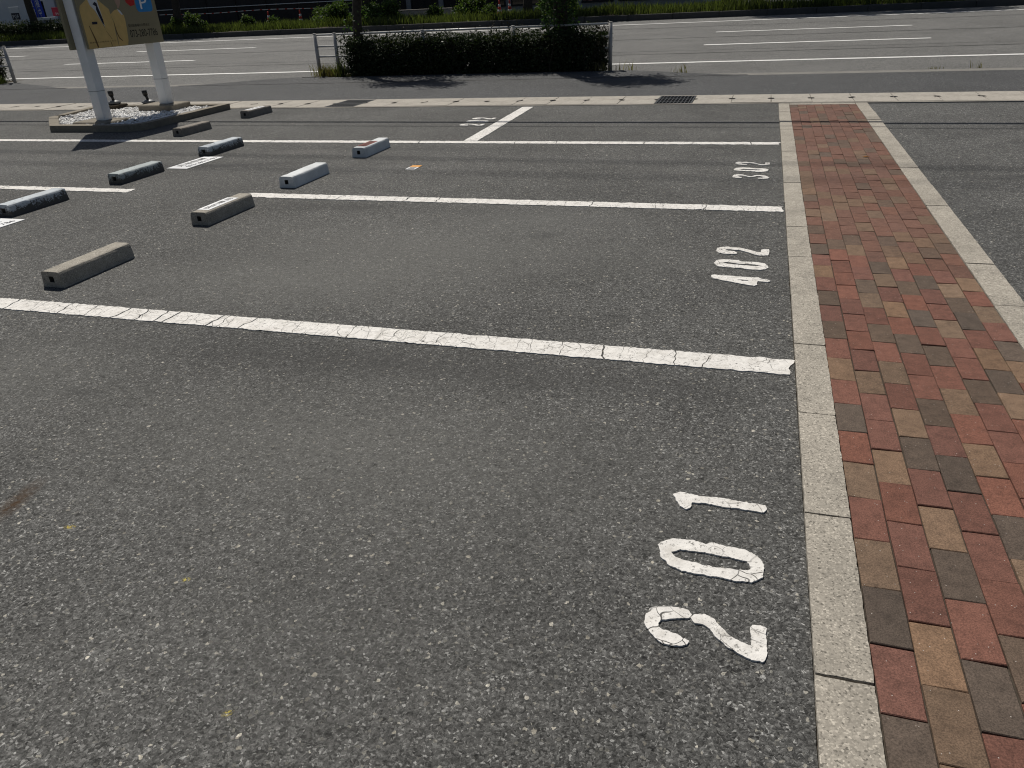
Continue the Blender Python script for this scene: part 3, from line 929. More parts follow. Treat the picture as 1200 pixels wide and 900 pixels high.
PX = -8.70
sg = empty('billboard', (PX, 9.6, 0))
tag(sg, 'large double sided billboard on two white posts showing two men in tan suits', 'billboard')
def lp(x, y, z=0): return (x - PX, y - 9.6, z)
def sbox(name, x0, x1, y0, y1, z0, z1, mat, bev=0, parent=sg):
    bm = bmesh.new()
    box(bm, x0 - PX, x1 - PX, y0 - 9.6, y1 - 9.6, z0, z1, bev)
    return obj(name, bm, mat, parent)
for (yc, zb, xo) in ((9.0, .085, -8.725), (10.26, .14, -8.68)):
    p = sbox('post', xo - .075, xo + .075, yc - .075, yc + .075, zb, 2.84, M['post'], .006)
    bm = bmesh.new()
    for z in (.42 + zb * .5,):
        box(bm, xo - .077 - PX, xo + .077 - PX, yc - .077 - 9.6, yc + .077 - 9.6, z, z + .006)
    obj('joint_band', bm, simple("post_joint", (.25, .25, .25), .6), p)
    sbox('footing', xo - .35, xo + .26, yc - .24, yc + .22, .02, zb, M['foot'], .012)
FX0, FX1 = -8.640, -8.600
ZB = .99
fp = sbox('front_panel', FX0 + .0405, FX1, 8.915, 10.42, ZB, 2.90, M['panel'])
sbox('back_panel', -8.845, -8.805, 8.86, 10.42, ZB, 2.90, M['panel'])
PRINT = {
 'jacketL': [(8.95, ZB + .004), (8.955, 1.207), (8.955, 1.361), (8.96, 1.466), (8.985, 1.511), (9.046, 1.542), (9.107, 1.574), (9.13, 1.66), (9.166, 1.60), (9.224, 1.442), (9.267, 1.345), (9.311, 1.245), (9.337, 1.152), (9.357, 1.094), (9.347, ZB + .004)],
 'jacketR': [(9.30, 1.62), (9.335, 1.56), (9.429, 1.491), (9.478, 1.455), (9.487, 1.371), (9.507, 1.285), (9.494, 1.172), (9.493, 1.086), (9.49, ZB + .004), (9.3475, ZB + .004), (9.3575, 1.094), (9.338, 1.152), (9.327, 1.181), (9.316, 1.259), (9.306, 1.391)],
 'shirt': [(9.11, 1.66), (9.298, 1.66), (9.305, 1.529), (9.312, 1.453), (9.324, 1.342), (9.324, 1.242), (9.279, 1.323), (9.224, 1.442), (9.159, 1.505)],
 'tie': [(9.205, 1.521), (9.253, 1.55), (9.283, 1.53), (9.285, 1.495), (9.302, 1.426), (9.323, 1.328), (9.321, 1.262), (9.292, 1.302), (9.263, 1.386), (9.245, 1.455), (9.256, 1.496)],
 'badge': [(9.113, 1.313), (9.209, 1.312), (9.201, 1.282), (9.11, 1.281)],
 'jacket2': [(9.484, 1.392), (9.567, 1.438), (9.636, 1.45), (9.681, 1.399), (9.731, 1.373), (9.734, 1.312), (9.726, 1.218), (9.70, 1.053), (9.67, ZB + .004), (9.50, ZB + .004), (9.509, 1.143), (9.512, 1.216), (9.515, 1.287)],
 'shirt2': [(9.627, 1.454), (9.673, 1.435), (9.714, 1.384), (9.693, 1.374), (9.653, 1.411)],
 'face2': [(9.60, 1.68), (9.745, 1.67), (9.728, 1.561), (9.709, 1.512), (9.676, 1.47), (9.639, 1.457), (9.647, 1.492), (9.631, 1.521)],
 'red': [(9.80, 1.66), (10.00, 1.66), (10.004, 1.555), (9.992, 1.494), (9.901, 1.478), (9.832, 1.53)],
 'blue': [(10.012, 1.70), (10.345, 1.70), (10.345, 1.451), (10.325, 1.412), (10.286, 1.401), (10.068, 1.40), (10.032, 1.412), (10.012, 1.448)],
 'bust': [(9.15, 1.665), (9.26, 1.665), (9.28, 1.85), (9.27, 2.0), (9.2, 2.06), (9.12, 2.0), (9.10, 1.85)]}
def printed(name, keys, depth, mat):
    bm = bmesh.new()
    for k in keys:
        lp_ = PRINT[k] if isinstance(k, str) else k
        vs_ = [bm.verts.new((FX1 + depth - PX, y - 9.6, z)) for y, z in lp_]
        es = [bm.edges.new((vs_[i], vs_[(i + 1) % len(vs_)])) for i in range(len(vs_))]
        bmesh.ops.triangle_fill(bm, use_beauty=True, edges=es, normal=(1, 0, 0))
    return obj(name, bm, mat, fp)
printed('suit_print', ['jacketL', 'jacketR', 'jacket2'], .0015, M['suit'])
printed('shirt_print', ['shirt', 'shirt2'], .003, M['shirt'])
printed('tie_print', ['tie', 'badge'], .0045, M['navy'])
printed('face_print', ['face2', 'bust'], .002, M['skin'])
printed('fold_print', [[(9.045, 1.27), (9.055, 1.27), (9.11, 1.1), (9.125, 1.0), (9.10, 1.0), (9.085, 1.1)],
                       [(9.325, 1.19), (9.33, 1.19), (9.40, 1.09), (9.395, 1.085)], [(9.36, 1.05), (9.37, 1.05), (9.372, 1.005), (9.362, 1.005)],
                       [(9.505, 1.30), (9.512, 1.30), (9.52, 1.18), (9.545, 1.10), (9.59, 1.06), (9.585, 1.05), (9.53, 1.09), (9.508, 1.17)],
                       [(9.56, 1.30), (9.565, 1.31), (9.53, 1.25), (9.525, 1.24)]], .003, M['suitdark'])
printed('ribbon_print', ['red'], .0015, M['red'])
bl = printed('parking_symbol', ['blue'], .0015, M['blue'])
lettering('P', (FX1 + .0035 - PX, 10.095 - 9.6, 1.437), (0, 1, 0), (0, 0, 1), .15, .165, M['white'], bl)
lettering('073-280-7786', (FX1 + .002 - PX, 9.765 - 9.6, 1.085), (0, 1, 0), (0, 0, 1), .56, .095, M['ink'], fp)
lettering('契約駐車場のお問合せ', (FX1 + .002 - PX, 9.765 - 9.6, 1.215), (0, 1, 0), (0, 0, 1), .43, .04, M['ink'], fp)
lettering('駐車場のご案内はこちら', (FX1 + .0045 - PX, 8.98 - 9.6, 1.055), (0, 1, 0), (0, 0, 1), .48, .02, M['suitdark'], fp)

def floodlight(x, y, z, label, hw=.135):
    e = empty('floodlight', (x, y, 0), random.uniform(-.3, .3))
    tag(e, label, 'floodlight', 'ground floodlights under the billboard')
    bm = bmesh.new()
    box(bm, -hw, hw, -.16, .14, .02, z, .01)
    obj('block', bm, M['soil'], e)
    bm = bmesh.new()                                  # dish lying on its back
    seg = 14
    rr = [(.02, .0), (.085, .005), (.105, .028), (.075, .05), (.04, .062)]
    rings = [[bm.verts.new((r_ * math.cos(6.2832 * k / seg), r_ * math.sin(6.2832 * k / seg), z + h_)) for k in range(seg)] for r_, h_ in rr]
    for a, b in zip(rings, rings[1:]):
        for k in range(seg): bm.faces.new((a[k], a[(k + 1) % seg], b[(k + 1) % seg], b[k]))
    bm.faces.new(rings[0][::-1]); bm.faces.new(rings[-1])
    obj('dish', bm, M['steel'], e, True)
    bm = bmesh.new()
    tube(bm, [(0, 0, z + .05), (-.012, .0, z + .10), (-.02, 0, z + .13)], [.022, .02, .03], 8)
    tube(bm, [(-.022, 0, z + .125), (-.03, 0, z + .20)], [.036, .040], 10)
    obj('lamp_head', bm, M['black'], e)
floodlight(-9.80, 10.40, .115, 'black headed floodlight on a dark block behind the nearer billboard post')
floodlight(-9.155, 10.42, .115, 'black headed floodlight on a dark block beside the farther billboard post', .10)

# overhead cables that draw the thin shadows across the lot
def cable(ys, z, r, label, slope=-.03):
    bm = bmesh.new()
    pts = []
    for i in range(25):
        x = -60 + 110 * i / 24
        u = (x + 5) / 55
        pts.append((x, ys + .57 * z + slope * (x + 2), z + .35 * u * u))
    tube(bm, pts, r, 6)
    tag(obj('overhead_cable', bm, M['cable'], smooth=True), label, 'cable', 'cables strung above the car park')
cable(9.13, 5.0, .042, 'thick black cable overhead casting the darkest line of shade across the lot')
cable(8.80, 6.5, .014, 'thin black cable overhead beside the thickest cable')
cable(6.72, 20.0, .024, 'high black cable overhead casting a faint line beside number 302')
cable(6.1, 22.0, .020, 'highest black cable overhead casting the faintest line of shade')

# ------------------------------------------------------------------ leaves and blades
def leaves(name, P, size, mat, parent=None, aspect=.6, up=0.0):
    """one quad (a diamond) per point; size an array"""
    n = len(P)
    a = rng.normal(size=(n, 3)); a[:, 2] *= .7
    a /= np.linalg.norm(a, axis=1, keepdims=True)
    b = rng.normal(size=(n, 3))
    b = np.cross(a, b)
    b /= np.linalg.norm(b, axis=1, keepdims=True)
    s = size[:, None]
    V = np.stack((P - a * s * .5, P + b * s * .5 * aspect, P + a * s * .5, P - b * s * .5 * aspect), 1).reshape(-1, 3)
    me = bpy.data.meshes.new(name)
    me.vertices.add(4 * n)
    me.vertices.foreach_set("co", V.ravel())
    me.loops.add(4 * n)
    me.loops.foreach_set("vertex_index", np.arange(4 * n, dtype=np.int32))
    me.polygons.add(n)
    me.polygons.foreach_set("loop_start", np.arange(0, 4 * n, 4, dtype=np.int32))
    me.update(calc_edges=True)
    me.attributes.new("lv", 'FLOAT', 'FACE').data.foreach_set("value", rng.random(n).astype(np.float32))
    me.materials.append(mat)
    return link(name, me, parent)
def blades(name, P, hgt, wid, mat, parent=None, lean=.3):
    """one bent blade (two triangles) per point"""
    n = len(P)
    th = rng.uniform(0, 6.283, n)
    side = np.stack((np.cos(th), np.sin(th), np.zeros(n)), 1) * wid[:, None] * .5
    ln = rng.normal(size=(n, 2)) * lean
    tip = np.concatenate((ln * hgt[:, None], hgt[:, None]), 1)
    mid = np.concatenate((ln * hgt[:, None] * .35, hgt[:, None] * .6), 1)
    V = np.stack((P - side, P + side, P + mid + side * .8, P + mid - side * .8, P + tip), 1).reshape(-1, 3)
    idx = np.arange(n) * 5
    loops = np.stack((idx, idx + 1, idx + 2, idx + 3, idx + 3, idx + 2, idx + 4), 1).ravel().astype(np.int32)
    starts = np.stack((np.arange(n) * 7, np.arange(n) * 7 + 4), 1).ravel().astype(np.int32)
    me = bpy.data.meshes.new(name)
    me.vertices.add(5 * n)
    me.vertices.foreach_set("co", V.ravel())
    me.loops.add(7 * n)
    me.loops.foreach_set("vertex_index", loops)
    me.polygons.add(2 * n)
    me.polygons.foreach_set("loop_start", starts)
    me.update(calc_edges=True)
    me.attributes.new("lv", 'FLOAT', 'FACE').data.foreach_set("value", np.repeat(rng.random(n), 2).astype(np.float32))
    me.materials.append(mat)
    return link(name, me, parent)

# ------------------------------------------------------------------ hedge beds with railings between pavement and road
def hedge(x0, x1, y0, y1, top, n, label, loc_seed, dry_from=None, big=1.0):
    e = empty('hedge', ((x0 + x1) / 2, (y0 + y1) / 2, .1))
    tag(e, label, 'hedge', 'clipped hedges along the road')
    o = np.array(e.location)
    P = rng.uniform((x0, y0, .04), (x1, y1, top), (n, 3))
    # push points towards the skin
    cy = (y0 + y1) / 2
    bul = np.array([noise.noise(Vector((p[0] * 2.2, p[2] * 2.5, loc_seed))) for p in P]) * .09
    P[:, 1] = cy + (P[:, 1] - cy) * (1 + bul * 2)
    tz = np.array([noise.noise(Vector((p[0] * 1.7, p[1] * 2, loc_seed + 5))) for p in P]) * .13
    P[:, 2] = np.where(P[:, 2] > top * .8, P[:, 2] + tz, P[:, 2])
    low = P[:, 2] < .2
    keep = ~low | (rng.random(n) < .6)
    clump = np.array([noise.noise(Vector((p[0] * 5.5, p[1] * 5.5, p[2] * 6.5 + loc_seed))) for p in P])
    keep &= clump > -.22
    sz = rng.uniform(.028, .055, n) * big
    k = int((x1 - x0) * 60)                           # sprigs above the top
    S = np.stack((rng.uniform(x0, x1, k), rng.uniform(y0, y1, k), top + np.abs(rng.normal(0, .07, k))), 1)
    zs = rng.uniform(.02, .04, k) * big
    for i in range(int((x1 - x0) * 5)):               # stray shoots
        a = rng.uniform((x0, y0 + .1, top - .05), (x1, y1 - .1, top))
        m_ = rng.integers(5, 11)
        L_ = rng.uniform(.08, .24)
        d_ = rng.normal(0, .35, 3); d_[2] = 1
        S = np.concatenate((S, a + np.outer(np.linspace(0, 1, m_), d_ * L_) + rng.normal(0, .008, (m_, 3))))
        zs = np.concatenate((zs, rng.uniform(.025, .045, m_) * big))
    if dry_from is not None:
        dry = P[:, 0] > dry_from
        thin = rng.random(n) < np.clip(1 - (P[:, 0] - dry_from) / (x1 - dry_from) * .4, .5, 1)
        d = keep & dry & thin
        leaves('dry_foliage', np.concatenate((P[d], S)) - o, np.concatenate((sz[d] * .9, zs)), M['dryhedge'], e)
        keep = keep & ~dry
        S = S[:0]; zs = zs[:0]
    Q = P[keep]; zq = sz[keep]
    nc = int(n * .8)                                  # the crowded inside of the hedge
    xe = x1 - .07
    K = rng.uniform((x0 + .12, y0 + .14, .03), (xe, y1 - .14, top - .09), (nc, 3))
    leaves('foliage', np.concatenate((Q, K, S)) - o, np.concatenate((zq, rng.uniform(.05, .085, nc) * big, zs)), M['hedge'], e)
    bm = bmesh.new()                                  # the stems inside
    k = int((x1 - x0) * 9)
    for i in range(k):
        x = random.uniform(x0, x1); y = random.uniform(y0 + .1, y1 - .1)
        p = Vector((x, y, -.02)) - Vector(o)
        pts = [p]
        for j in range(4):
            p = p + Vector((random.uniform(-.09, .09), random.uniform(-.09, .09), top * .22))
            pts.append(p.copy())
        tube(bm, pts, [.012, .010, .008, .006, .003], 5, cap=False)
        for j in range(3):
            q = pts[random.randint(1, 3)]
            tube(bm, [q, q + Vector((random.uniform(-.12, .12), random.uniform(-.2, .2), random.uniform(.05, .2)))], [.005, .002], 4, cap=False)
    obj('stems', bm, M['bark'], e)
    return e
def bed(x0, x1, y0, y1, left, right):
    """the pavement swells up to the planted bed and slopes away beside it"""
    bm = bmesh.new()
    x = x0
    while x < x1 - 1.3:
        xe = min(x + .6, x1)
        box(bm, x, xe - .006, y1 - .12, y1, -.05, .12, .01)
        x = xe
    if left: box(bm, x0, x0 + .55, y0, y0 + .10, -.05, .065, .008)
    tag(obj('bed_kerb', bm, M['roadkerb']), kind='structure')
    sheet('bed_soil', x0 + .05, x1 - .35, y0 + .02, y1 - .12, .045, M['soil'])
    bm = bmesh.new()
    nx = 60
    xa, xb = x0 - (2.6 if left else 0), x1 + (2.4 if right else 0)
    g = []
    for i in range(nx + 1):
        x = xa + (xb - xa) * i / nx
        t = min(1, (x - xa) / 2.6) if left else 1
        t = min(t, (xb - x) / 2.4) if right else t
        t = max(0, t)
        s = t * t * (3 - 2 * t)
        yb = 14.06 + (y0 - 14.06) * (.12 + .88 * s) + (.12 if 0 < t < 1 else 0) * s
        row = []
        for j, f in enumerate((0, .35, .75, 1)):
            row.append(bm.verts.new((x, 14.05 + (yb - 14.05) * f, .0055 + .05 * s * f * f)))
        row.append(bm.verts.new((x, yb + .10 + .35 * s * (1 - s) * 2, -.01)))
        g.append(row)
    for i in range(nx):
        for j in range(4):
            f = bm.faces.new((g[i][j], g[i + 1][j], g[i + 1][j + 1], g[i][j + 1])); f.smooth = True
    tag(obj('pavement_ramp', bm, M['walk']), kind='structure')
bed(-8.95, -2.62, 14.66, 15.75, True, True)
bed(-26.0, -16.9, 14.75, 15.75, False, True)
hedge(-8.15, -2.72, 14.74, 15.55, .77, 34000, 'long dark hedge in the middle, between two railing posts along the road', 1.0, -2.98)
hedge(-25.5, -17.42, 14.85, 15.6, .80, 34000, 'dark hedge at the left picture edge beside a single railing post', 7.0)

def railing(posts, y, rails, label, x_end=None):
    e = empty('railing', ((posts[0] + posts[-1]) / 2, y, 0))
    tag(e, label, 'railing', 'pale tube railings along the road')
    o = Vector(e.location)
    for x in posts:
        bm = bmesh.new()
        tube(bm, [Vector((x, y, .0)) - o, Vector((x, y, .83)) - o], .038, 10)
        tube(bm, [Vector((x, y, .83)) - o, Vector((x, y, .845)) - o], [.041, .03], 10)
        obj('post', bm, M['rail'], e)
    for z in rails:
        bm = bmesh.new()
        tube(bm, [Vector((posts[0], y, z)) - o, Vector((posts[-1], y, z)) - o], .018, 8)
        obj('rail', bm, M['bar'], e)
railing([-8.77, -8.32, -6.4, -4.55, -2.70], 15.1, (.815, .60, .41), 'pale three bar railing standing in the long middle hedge')
railing([-25.5, -23, -21, -19, -17.02], 15.15, (.79, .60, .41), 'pale three bar railing with its end post at the left picture edge')

def tuft(x, y, r, h, n, label, mat='weed', z=.03):
    P = np.stack((rng.normal(0, r, n), rng.normal(0, r * .6, n), np.zeros(n)), 1)
    o = blades('weed_tuft', P, rng.uniform(h * .4, h, n), rng.uniform(.006, .016, n), M[mat], lean=.28)
    o.location = (x, y, z)
    tag(o, label, 'weed', 'weeds growing at the kerbs')
tuft(-8.45, 14.86, .14, .30, 300, 'dry yellowish weed tuft under the railing at the left end of the long hedge')
tuft(-8.1, 14.80, .08, .42, 120, 'tall straggly weed against the left end of the long hedge', 'grass')
tuft(-2.85, 14.80, .12, .22, 90, 'low dry weed at the right end of the long hedge')
tuft(-1.35, 14.45, .07, .20, 22, 'sparse weed in the road gutter right of the long hedge', z=0)
tuft(-2.35, 14.9, .12, .26, 24, 'thin dry stalks beside the right railing post', z=0)
tuft(3.25, 14.42, .04, .13, 12, 'small weed in the road gutter at the far right', z=0)
tuft(2.62, 14.40, .04, .06, 14, 'tiny weed in the road gutter beyond the brick path', z=0)
tuft(-17.1, 14.82, .10, .25, 120, 'weed at the foot of the left edge railing post', 'grass')

def street_tree(x, y, label, trunk_r, crown, nleaf, ivy=0, seed=1, rx=.85, rz=.75):
    e = empty('street_tree', (x, y, 0))
    tag(e, label, 'tree', 'street trees standing in the hedge')
    r = random.Random(seed)
    bm = bmesh.new()
    pts = []; rs = []
    for i in range(9):
        z = i * crown[2] / 8
        pts.append((r.uniform(-.02, .02) + crown[0] * (i / 8) ** 2, r.uniform(-.02, .02) + crown[1] * (i / 8) ** 2, z))
        rs.append(trunk_r * (1.25 if i == 0 else 1 - .045 * i))
    tube(bm, pts, rs, 10)
    for i in range(9):
        a = r.uniform(0, 6.28)
        q = Vector(pts[r.randint(6, 8)])
        q2 = q + Vector((math.cos(a) * rx * .6, math.sin(a) * rx * .6, r.uniform(.1, .55)))
        tube(bm, [q, q.lerp(q2, .5) + Vector((0, 0, .08)), q2], [trunk_r * .4, trunk_r * .25, .008], 6)
    obj('trunk', bm, M['bark'], e)
    cl = rng.normal(size=(26, 3)); cl /= np.linalg.norm(cl, axis=1, keepdims=True)
    cl *= rng.uniform(.35, 1, (26, 1)) * np.array((rx, rx * .8, rz))
    k = rng.integers(0, 26, nleaf)
    P = cl[k] + rng.normal(0, .17, (nleaf, 3)) + np.array((crown[0], crown[1], crown[2]))
    leaves('crown', P, rng.uniform(.05, .10, nleaf), M['crown'], e)
    if ivy:
        z = rng.uniform(.35, crown[2], ivy)
        a = rng.uniform(0, 6.283, ivy)
        bul = np.array([.8 + .55 * noise.noise(Vector((math.cos(t) * 1.2, math.sin(t) * 1.2 + seed, zz * 2.4))) for t, zz in zip(a, z)])
        rr = (trunk_r + .25 * bul * np.clip((z - .2) * 1.6, .25, 1)) * np.sqrt(rng.uniform(.25, 1, ivy))
        P = np.stack((rr * np.cos(a), rr * np.sin(a), z), 1)
        leaves('ivy', P, rng.uniform(.045, .085, ivy), M['ivy'], e)
    return e
street_tree(-7.84, 15.12, 'slim bare trunked street tree at the left end of the long hedge', .10, (.45, .45, 3.3), 4600, 260, 3, .95, .7)
street_tree(-3.68, 15.22, 'ivy covered street tree at the right end of the long hedge', .15, (.2, .15, 3.3), 5200, 5200, 5, .85, .75)

# ------------------------------------------------------------------ across the road
n = 64000
P = np.stack((rng.uniform(-62, 34, n), 38.26 + rng.random(n) ** 1.2 * 5.6, np.full(n, .2)), 1)
dens = np.array([noise.noise(Vector((p[0] * .35, p[1] * .8, 3))) for p in P])
kp = dens > -.30
P = P[kp]; dens = dens[kp]
P[:, 2] = .20
hg = rng.uniform(.14, .46, len(P)) * (1 + .7 * dens)
tag(blades('grass', P, hg, rng.uniform(.02, .05, len(P)), M['grass'], lean=.22), 'tall grass on the verge across the road', 'grass', kind='stuff')

def bush_proto(n, sx, sy, sz, seed, mat='bush', leaf=(.07, .15)):
    e = empty('bush')
    cl = rng.normal(size=(18, 3)); cl[:, 2] = np.abs(cl[:, 2])
    cl /= np.linalg.norm(cl, axis=1, keepdims=True)
    cl *= rng.uniform(.3, .9, (18, 1)) * np.array((sx, sy, sz))
    k = rng.integers(0, 18, n)
    P = cl[k] + rng.normal(0, .13, (n, 3)) * np.array((sx, sy, sz))
    P[:, 2] = np.abs(P[:, 2]) + .05
    leaves('foliage', P, rng.uniform(*leaf, n), M[mat], e)
    bm = bmesh.new()
    for i in range(7):
        a = random.uniform(0, 6.28); q = random.uniform(.2, .7)
        tube(bm, [(0, 0, 0), (math.cos(a) * sx * q * .5, math.sin(a) * sy * q * .5, sz * .4), (math.cos(a) * sx * q, math.sin(a) * sy * q, sz * .8)], [.04, .025, .008], 5, cap=False)
    obj('stems', bm, M['bark'], e)
    return e
b1 = bush_proto(8000, 1.15, .9, .95, 1)
b2 = bush_proto(3200, .6, .5, .85, 2)
BUSH = [(b1, -23.0, 42.2, 1.15, 'broad bush across the road left of the bare trunked street tree'),
        (b1, -19.9, 42.3, 1.1, 'rounded bush across the road right of the bare trunked street tree'),
        (b1, -15.1, 42.6, 1.25, 'tall dark bush across the road above the middle of the long hedge'),
        (b2, -17.0, 42.2, 1.0, 'light green bush across the road left of the tall dark bush'),
        (b2, -31.7, 41.3, 1.25, 'small yellowish bush across the road just right of the billboard'),
        (b2, -28.2, 41.4, .95, 'small bush across the road before the striped cones'),
        (b2, -13.6, 41.2, .9, 'small grassy bush across the road left of the ivy covered tree'),
        (b1, -25.0, 44.2, .9, 'low dark bush across the road beside the right striped cone'),
        (b2, -33.4, 42.0, 1.0, 'dark bush across the road at the foot of a leaning trunk'),
        (b1, -21.6, 43.4, 1.0, 'dark bush across the road right behind the bare trunked street tree'),
        (b2, -26.2, 41.0, .8, 'small scrubby bush across the road in front of the right striped cone'),
        (b1, -11.0, 44.0, 1.2, 'dark bush across the road behind the ivy covered tree')]
seen = set()
for src, x, y, s, lab in BUSH:
    if src.name in seen: o = copy_tree(src, (x, y, .2), random.uniform(0, 6.28), (s, s, s))
    else:
        seen.add(src.name); o = src; o.location = (x, y, .2); o.scale = (s, s, s)
    tag(o, lab, 'bush', 'bushes on the verge across the road')
hedge(-52, -34.5, 40.6, 41.6, 1.05, 15000, 'dark low hedge across the road before the white shop at far left', 3.0, None, 2.4).location.z = .2

def roadside_tree(seed, label, x, y, lean=0.0, R_=2.9, h=6.3):
    e = empty('roadside_tree', (x, y, .2))
    r = random.Random(seed)
    bm = bmesh.new()
    pts = [(lean * (i / 7) + r.uniform(-.05, .05), r.uniform(-.05, .05), h * .8 * i / 7) for i in range(8)]
    tube(bm, pts, [.30, .23, .21, .19, .17, .15, .12, .08], 10)
    for i in range(10):
        a = r.uniform(0, 6.28); q = Vector(pts[r.randint(4, 7)])
        q2 = q + Vector((math.cos(a) * R_ * .7, math.sin(a) * R_ * .7, r.uniform(.2, 1.3)))
        tube(bm, [q, q.lerp(q2, .5) + Vector((0, 0, .2)), q2], [.09, .06, .015], 6)
    obj('trunk', bm, M['bark'], e)
    n = 5200
    cl = rng.normal(size=(44, 3)); cl /= np.linalg.norm(cl, axis=1, keepdims=True)
    cl *= rng.uniform(.4, 1, (44, 1)) * np.array((R_, R_ * .9, R_ * .62))
    k = rng.integers(0, 44, n)
    P = cl[k] + rng.normal(0, .38, (n, 3)) + np.array((lean, 0, h))
    P[:, 2] = np.maximum(P[:, 2], h - R_ * .75)
    leaves('crown', P, rng.uniform(.16, .32, n), M['crown'], e)
    tag(e, label, 'tree', 'trees along the far side of the road')
    return e
roadside_tree(1, 'leaning dark trunked tree across the road in front of the white shop', -43.75, 41.8, -.5, h=7)
roadside_tree(2, 'dark trunked tree across the road just right of the billboard', -33.3, 42.2, -.5, h=7.6)
roadside_tree(3, 'tree across the road hidden behind the bare trunked street tree', -22.0, 44.0, .1)
roadside_tree(4, 'dark trunked tree across the road left of the ivy covered street tree', -11.85, 42.2, .05)
for i, (x, y, h_) in enumerate(((-1.9, 41.6, 8.4), (2.2, 41.9, 8.6), (-.6, 45.6, 7.6), (4.4, 45.4, 7.8), (7.5, 44.0, 7.2), (12.0, 44.5, 7.4))):
    roadside_tree(10 + i, 'roadside tree above the picture whose shade darkens the verge at right', x, y, h=h_)

# barrier, fence, buildings beyond the verge
def cone(x, y, label):
    e = empty('traffic_cone', (x, y, .22))
    tag(e, label, 'traffic cone', 'striped cones across the road')
    bm = bmesh.new()
    box(bm, -.19, .19, -.19, .19, 0, .035, .01)
    obj('base', bm, M['conered'], e)
    for i, (z0, z1, m) in enumerate(((.035, .22, 'conered'), (.22, .36, 'conewhite'), (.36, .50, 'conered'), (.50, .63, 'conewhite'), (.63, .86, 'conered'))):
        bm = bmesh.new()
        f = lambda z: .15 - .125 * z / .86
        tube(bm, [(0, 0, z0), (0, 0, z1)], [f(z0), f(z1)], 12)
        obj('band', bm, M[m], e)
cone(-29.1, 45, 'red and white striped cone across the road, left one of the taped pair')
cone(-26.9, 45, 'red and white striped cone across the road, right one of the taped pair')
cone(-14.3, 45, 'striped cone across the road, left of the pair above the long hedge')
cone(-13.7, 45, 'striped cone across the road, right of the pair above the long hedge')
e = empty('barrier_tape', (-31, 45, 0))
tag(e, 'red and white striped barrier tape across the road before the black fence', 'barrier tape')
bm = bmesh.new()
x = -37.0; i = 0
while x < -25.0:
    ln = .16 if i % 2 else .42
    for s_ in (0, 1):
        xa, xb = x + 31 + ln * s_ / 2, x + 31 + ln * (s_ + 1) / 2
        z0, z1 = 1.13 + .03 * math.sin((xa - 31) * .8), 1.13 + .03 * math.sin((xb - 31) * .8)
        q = [bm.verts.new(p) for p in ((xa, -.002, z0), (xb, -.002, z1), (xb, -.002, z1 + .035), (xa, -.002, z0 + .035))]
        bm.faces.new(q).material_index = i % 2
    x += ln; i += 1
bmesh.ops.remove_doubles(bm, verts=bm.verts, dist=.0005)
f = obj('tape', bm, [M['conewhite'], M['conered']], e)
f.modifiers.new('thick', 'SOLIDIFY').thickness = .003
e = empty('black_fence', (-30, 46.6, .1))
tag(e, 'black panel fence with a pale top rail across the road', 'fence')
for i in range(8):
    bm = bmesh.new(); box(bm, -9 + i * 2.2, -9 + i * 2.2 + 2.18, 0, .06, 0, 2.6, .01); obj('panel', bm, M['fenceblack'], e)
bm = bmesh.new(); box(bm, -9, 8.6, -.14, -.04, 1.32, 1.36); obj('rail', bm, M['wallwhite'], e)
for i in range(9):
    bm = bmesh.new(); box(bm, -9.04 + i * 2.2, -8.96 + i * 2.2, -.035, -.005, 0, 2.7); obj('post', bm, M['fenceblack'], e)

e = empty('low_wall', (-20.2, 46, .1))
tag(e, 'pale low concrete wall across the road between two bushes', 'wall')
bm = bmesh.new(); box(bm, -2.2, 2.6, 0, .2, 0, .62, .02); obj('wall', bm, M['lid'], e)
bm = bmesh.new(); box(bm, -2.24, 2.64, -.04, .24, .621, .68, .01); obj('coping', bm, M['lid'], e)

e = empty('showroom_building', (-18, 56, .1))
tag(e, 'grey building with dark mullioned glass across the road', 'building')
bm = bmesh.new(); box(bm, -12, 14, .3, 12, 0, 4.6); obj('wall', bm, M['wallgrey'], e)
bm = bmesh.new(); box(bm, -12.3, 14.3, -.6, 12.3, 4.6, 4.9); obj('roof', bm, M['fenceblack'], e)
for i in range(10):
    x0 = -11.5 + i * 2.5
    bm = bmesh.new()
    for a in ((x0, x0 + .08, .55, 2.9), (x0 + 2.0, x0 + 2.08, .55, 2.9), (x0 + 1.0, x0 + 1.06, .55, 2.9)): box(bm, a[0], a[1], .2, .298, a[2], a[3])
    box(bm, x0 - .05, x0 + 2.13, .18, .297, 2.901, 3.0); box(bm, x0 - .05, x0 + 2.13, .18, .297, .45, .549)
    f = obj('window', bm, M['fenceblack'], e)
    bm = bmesh.new(); box(bm, x0 + .081, x0 + .999, .25, .299, .551, 2.899); box(bm, x0 + 1.061, x0 + 1.999, .25, .299, .551, 2.899); obj('pane', bm, M['glass'], f)

